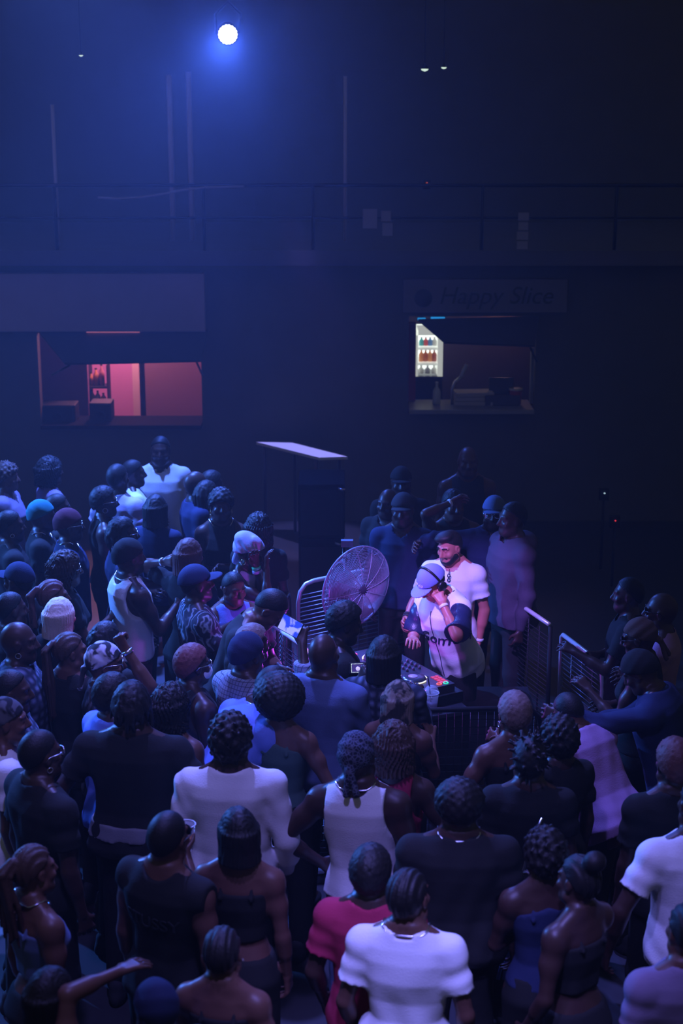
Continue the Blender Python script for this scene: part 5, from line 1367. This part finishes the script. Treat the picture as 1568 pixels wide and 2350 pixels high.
obj('waistband', g.mesh('waistband'), cloth('grey'), PEOPLE['broad']['root'])
# ------------------------------------------------------------------ things people hold
def held_phone(loc, face, up, label, pic, w=.075, h=.15):
    t = thing('phone', label, 'phone', loc)
    Fm = frame(Vector(up).cross(Vector(face)), face)
    q = MB(); q.box((-w / 2, -h / 2, -.008), (w / 2, h / 2, 0), Fm); bevel(q.build('case', BLACKP(), t), .003)
    q = MB(); q.box((-w * .46, -h * .46, 0), (w * .46, h * .46, .0012), Fm); q.build('screen', pic, t)
    return t
def screen_mat(name, c1, c2, s):
    m_ = mat(name, c1, .2, pattern='blotch', color2=c2)
    nt = m_.node_tree; b = nt.nodes['Principled BSDF']
    src = [l for l in nt.links if l.to_socket == b.inputs['Base Color']][0].from_socket
    nt.links.new(src, b.inputs['Emission Color']); b.inputs['Emission Strength'].default_value = s
    return m_
PH = at_z(677, 1453, 1.42)
hp_ = hand_world('plaidphone', 1)
held_phone(hp_ + Vector((-.07, -.02, .03)), (-.35, -.85, .35), (.95, -.1, -.45), 'phone with a bright blue picture held out by the man in the checked shirt', screen_mat('phone_picture', (.04, .10, .7), (.55, .6, .95), .55), .10, .15)
hp_ = hand_world('flannel', -1)
CAMP = at_y(820, 1533, PEOPLE['flannel']['root'].location.y + .22)
t = thing('compact_camera', 'compact camera with a lit screen pointed at the decks, beside the dark profile', 'camera', CAMP)
Fm = frame((1, .1, 0), (-.05, -.92, .38))
q = MB(); q.box((-.05, -.034, -.03), (.05, .034, 0), Fm); bevel(q.build('body_shell', BLACKP(), t), .004)
q = MB(); q.box((-.037, -.029, 0), (.037, .029, .001), Fm); q.build('screen', mat('camera_screen', (.05, .04, .12), .2, emit=(.10, .06, .30), strength=.5), t)
q = MB()
for i in range(9):
    for y in (-.025, .025): q.box((-.035 + i * .0083, y - .002, .001), (-.031 + i * .0083, y + .002, .0018), Fm)
for i in range(6):
    for x in (-.034, .034): q.box((x - .002, -.022 + i * .008, .001), (x + .002, -.018 + i * .008, .0018), Fm)
q.build('screen_marks', em('screen_marks', (.75, 1, .6), 1.0), t)
q = MB(); q.lathe([(.001, .001), (.013, .001), (.013, .0018), (.001, .0018)], 14, Fm @ Matrix.Translation((.004, -.004, 0))); q.build('screen_figure', em('screen_figure', (.7, .6, 1), .8), t)
q = MB(); q.lathe([(.026, -.03), (.024, -.06), (.001, -.06)], 18, Fm); q.build('lens_barrel', BLACKP(), t)
hc_ = hand_world('sleek', -1)
cup((hc_.x, hc_.y, hc_.z - .05), .125, .045, 'clear cup of orange drink held beside the sleek black hair', mat('orange_drink', (.75, .22, .05), .3), lid=False)
cp = at_z(352, 1680, 1.30)
hh_ = hand_world('long380', -1)
# tasselled bag
tb = PEOPLE['curls1260']['root'].location
bl = at_z(1170, 2190, .70)
t = thing('handbag', 'small dark handbag with a pale tassel hanging from a thin strap', 'bag', (bl.x, bl.y + .02, .64))
q = MB(); q.box((-.02, -.05, .0), (.22, .05, .16)); bevel(q.build('pouch', mat('black_leather', (.015, .015, .02), .35), t), .02, 3)
q = MB(); q.tube([(-.01, 0, .15), (.03, .02, .35), (.09, .05, .62), (.15, .08, .75)], .006, 6); q.build('strap', SILVER(), t)
for i in range(4):
    q = MB(); q.tube([(-.02, -.06, .14), (-.035 + .014 * i, -.065, .06), (-.06 + .03 * i, -.065, -.05)], .006, 6, r2=.010); q.build('tassel', cloth('blue'), t)
# case behind the barrier
pf = at_z(1150, 1640, .62)
t = thing('flight_case', 'dark wheeled flight case standing beyond the square mesh barrier', 'case', (pf.x, pf.y + .25, 0))
q = MB(); q.box((-.24, -.2, .10), (.24, .25, .62)); bevel(q.build('shell', mat('case_black', (.05, .05, .06), .4), t), .01)
q = MB(); q.box((-.245, -.205, .60), (.245, .255, .63)); q.build('lid_trim', M_BLACK, t)
for x in (-.18, .18):
    for y in (-.14, .19):
        q = MB(); q.lathe([(.001, -.02), (.05, -.02), (.05, .02), (.001, .02)], 14, Matrix.Translation((x, y, .05)) @ Matrix.Rotation(RAD(90), 4, 'Y')); q.build('wheel', M_BLACK, t)
# uplight on the table (its own light sits in front of it)
t = thing('uplight', 'small LED uplight on the deck table hidden behind the dark profile', 'lamp', (-.12, 10.08, zt))
q = MB(); q.box((-.07, -.03, 0), (.07, .03, .06)); bevel(q.build('housing', M_BLACK, t), .006)
q = MB(); q.box((-.06, -.022, .06), (.06, .022, .066)); q.build('lens', em('uplight_lens', (.6, .15, 1), 4.0), t)
# ------------------------------------------------------------------ haze
hz = MB(); hz.box((-12.5, -3.6, -.15), (12.5, 20.9, 9.5))
hm_ = bpy.data.materials.new('stage_haze'); hm_.use_nodes = True
nt = hm_.node_tree; nt.nodes.clear()
vo = nt.nodes.new('ShaderNodeVolumeScatter'); vo.inputs['Color'].default_value = (.9, .93, 1, 1); vo.inputs['Density'].default_value = .0054; vo.inputs['Anisotropy'].default_value = .62
ou = nt.nodes.new('ShaderNodeOutputMaterial'); nt.links.new(vo.outputs[0], ou.inputs['Volume'])
ho = hz.build('haze', hm_); tag(ho, 'thin blue stage haze filling the whole hall', 'haze', kind='stuff')
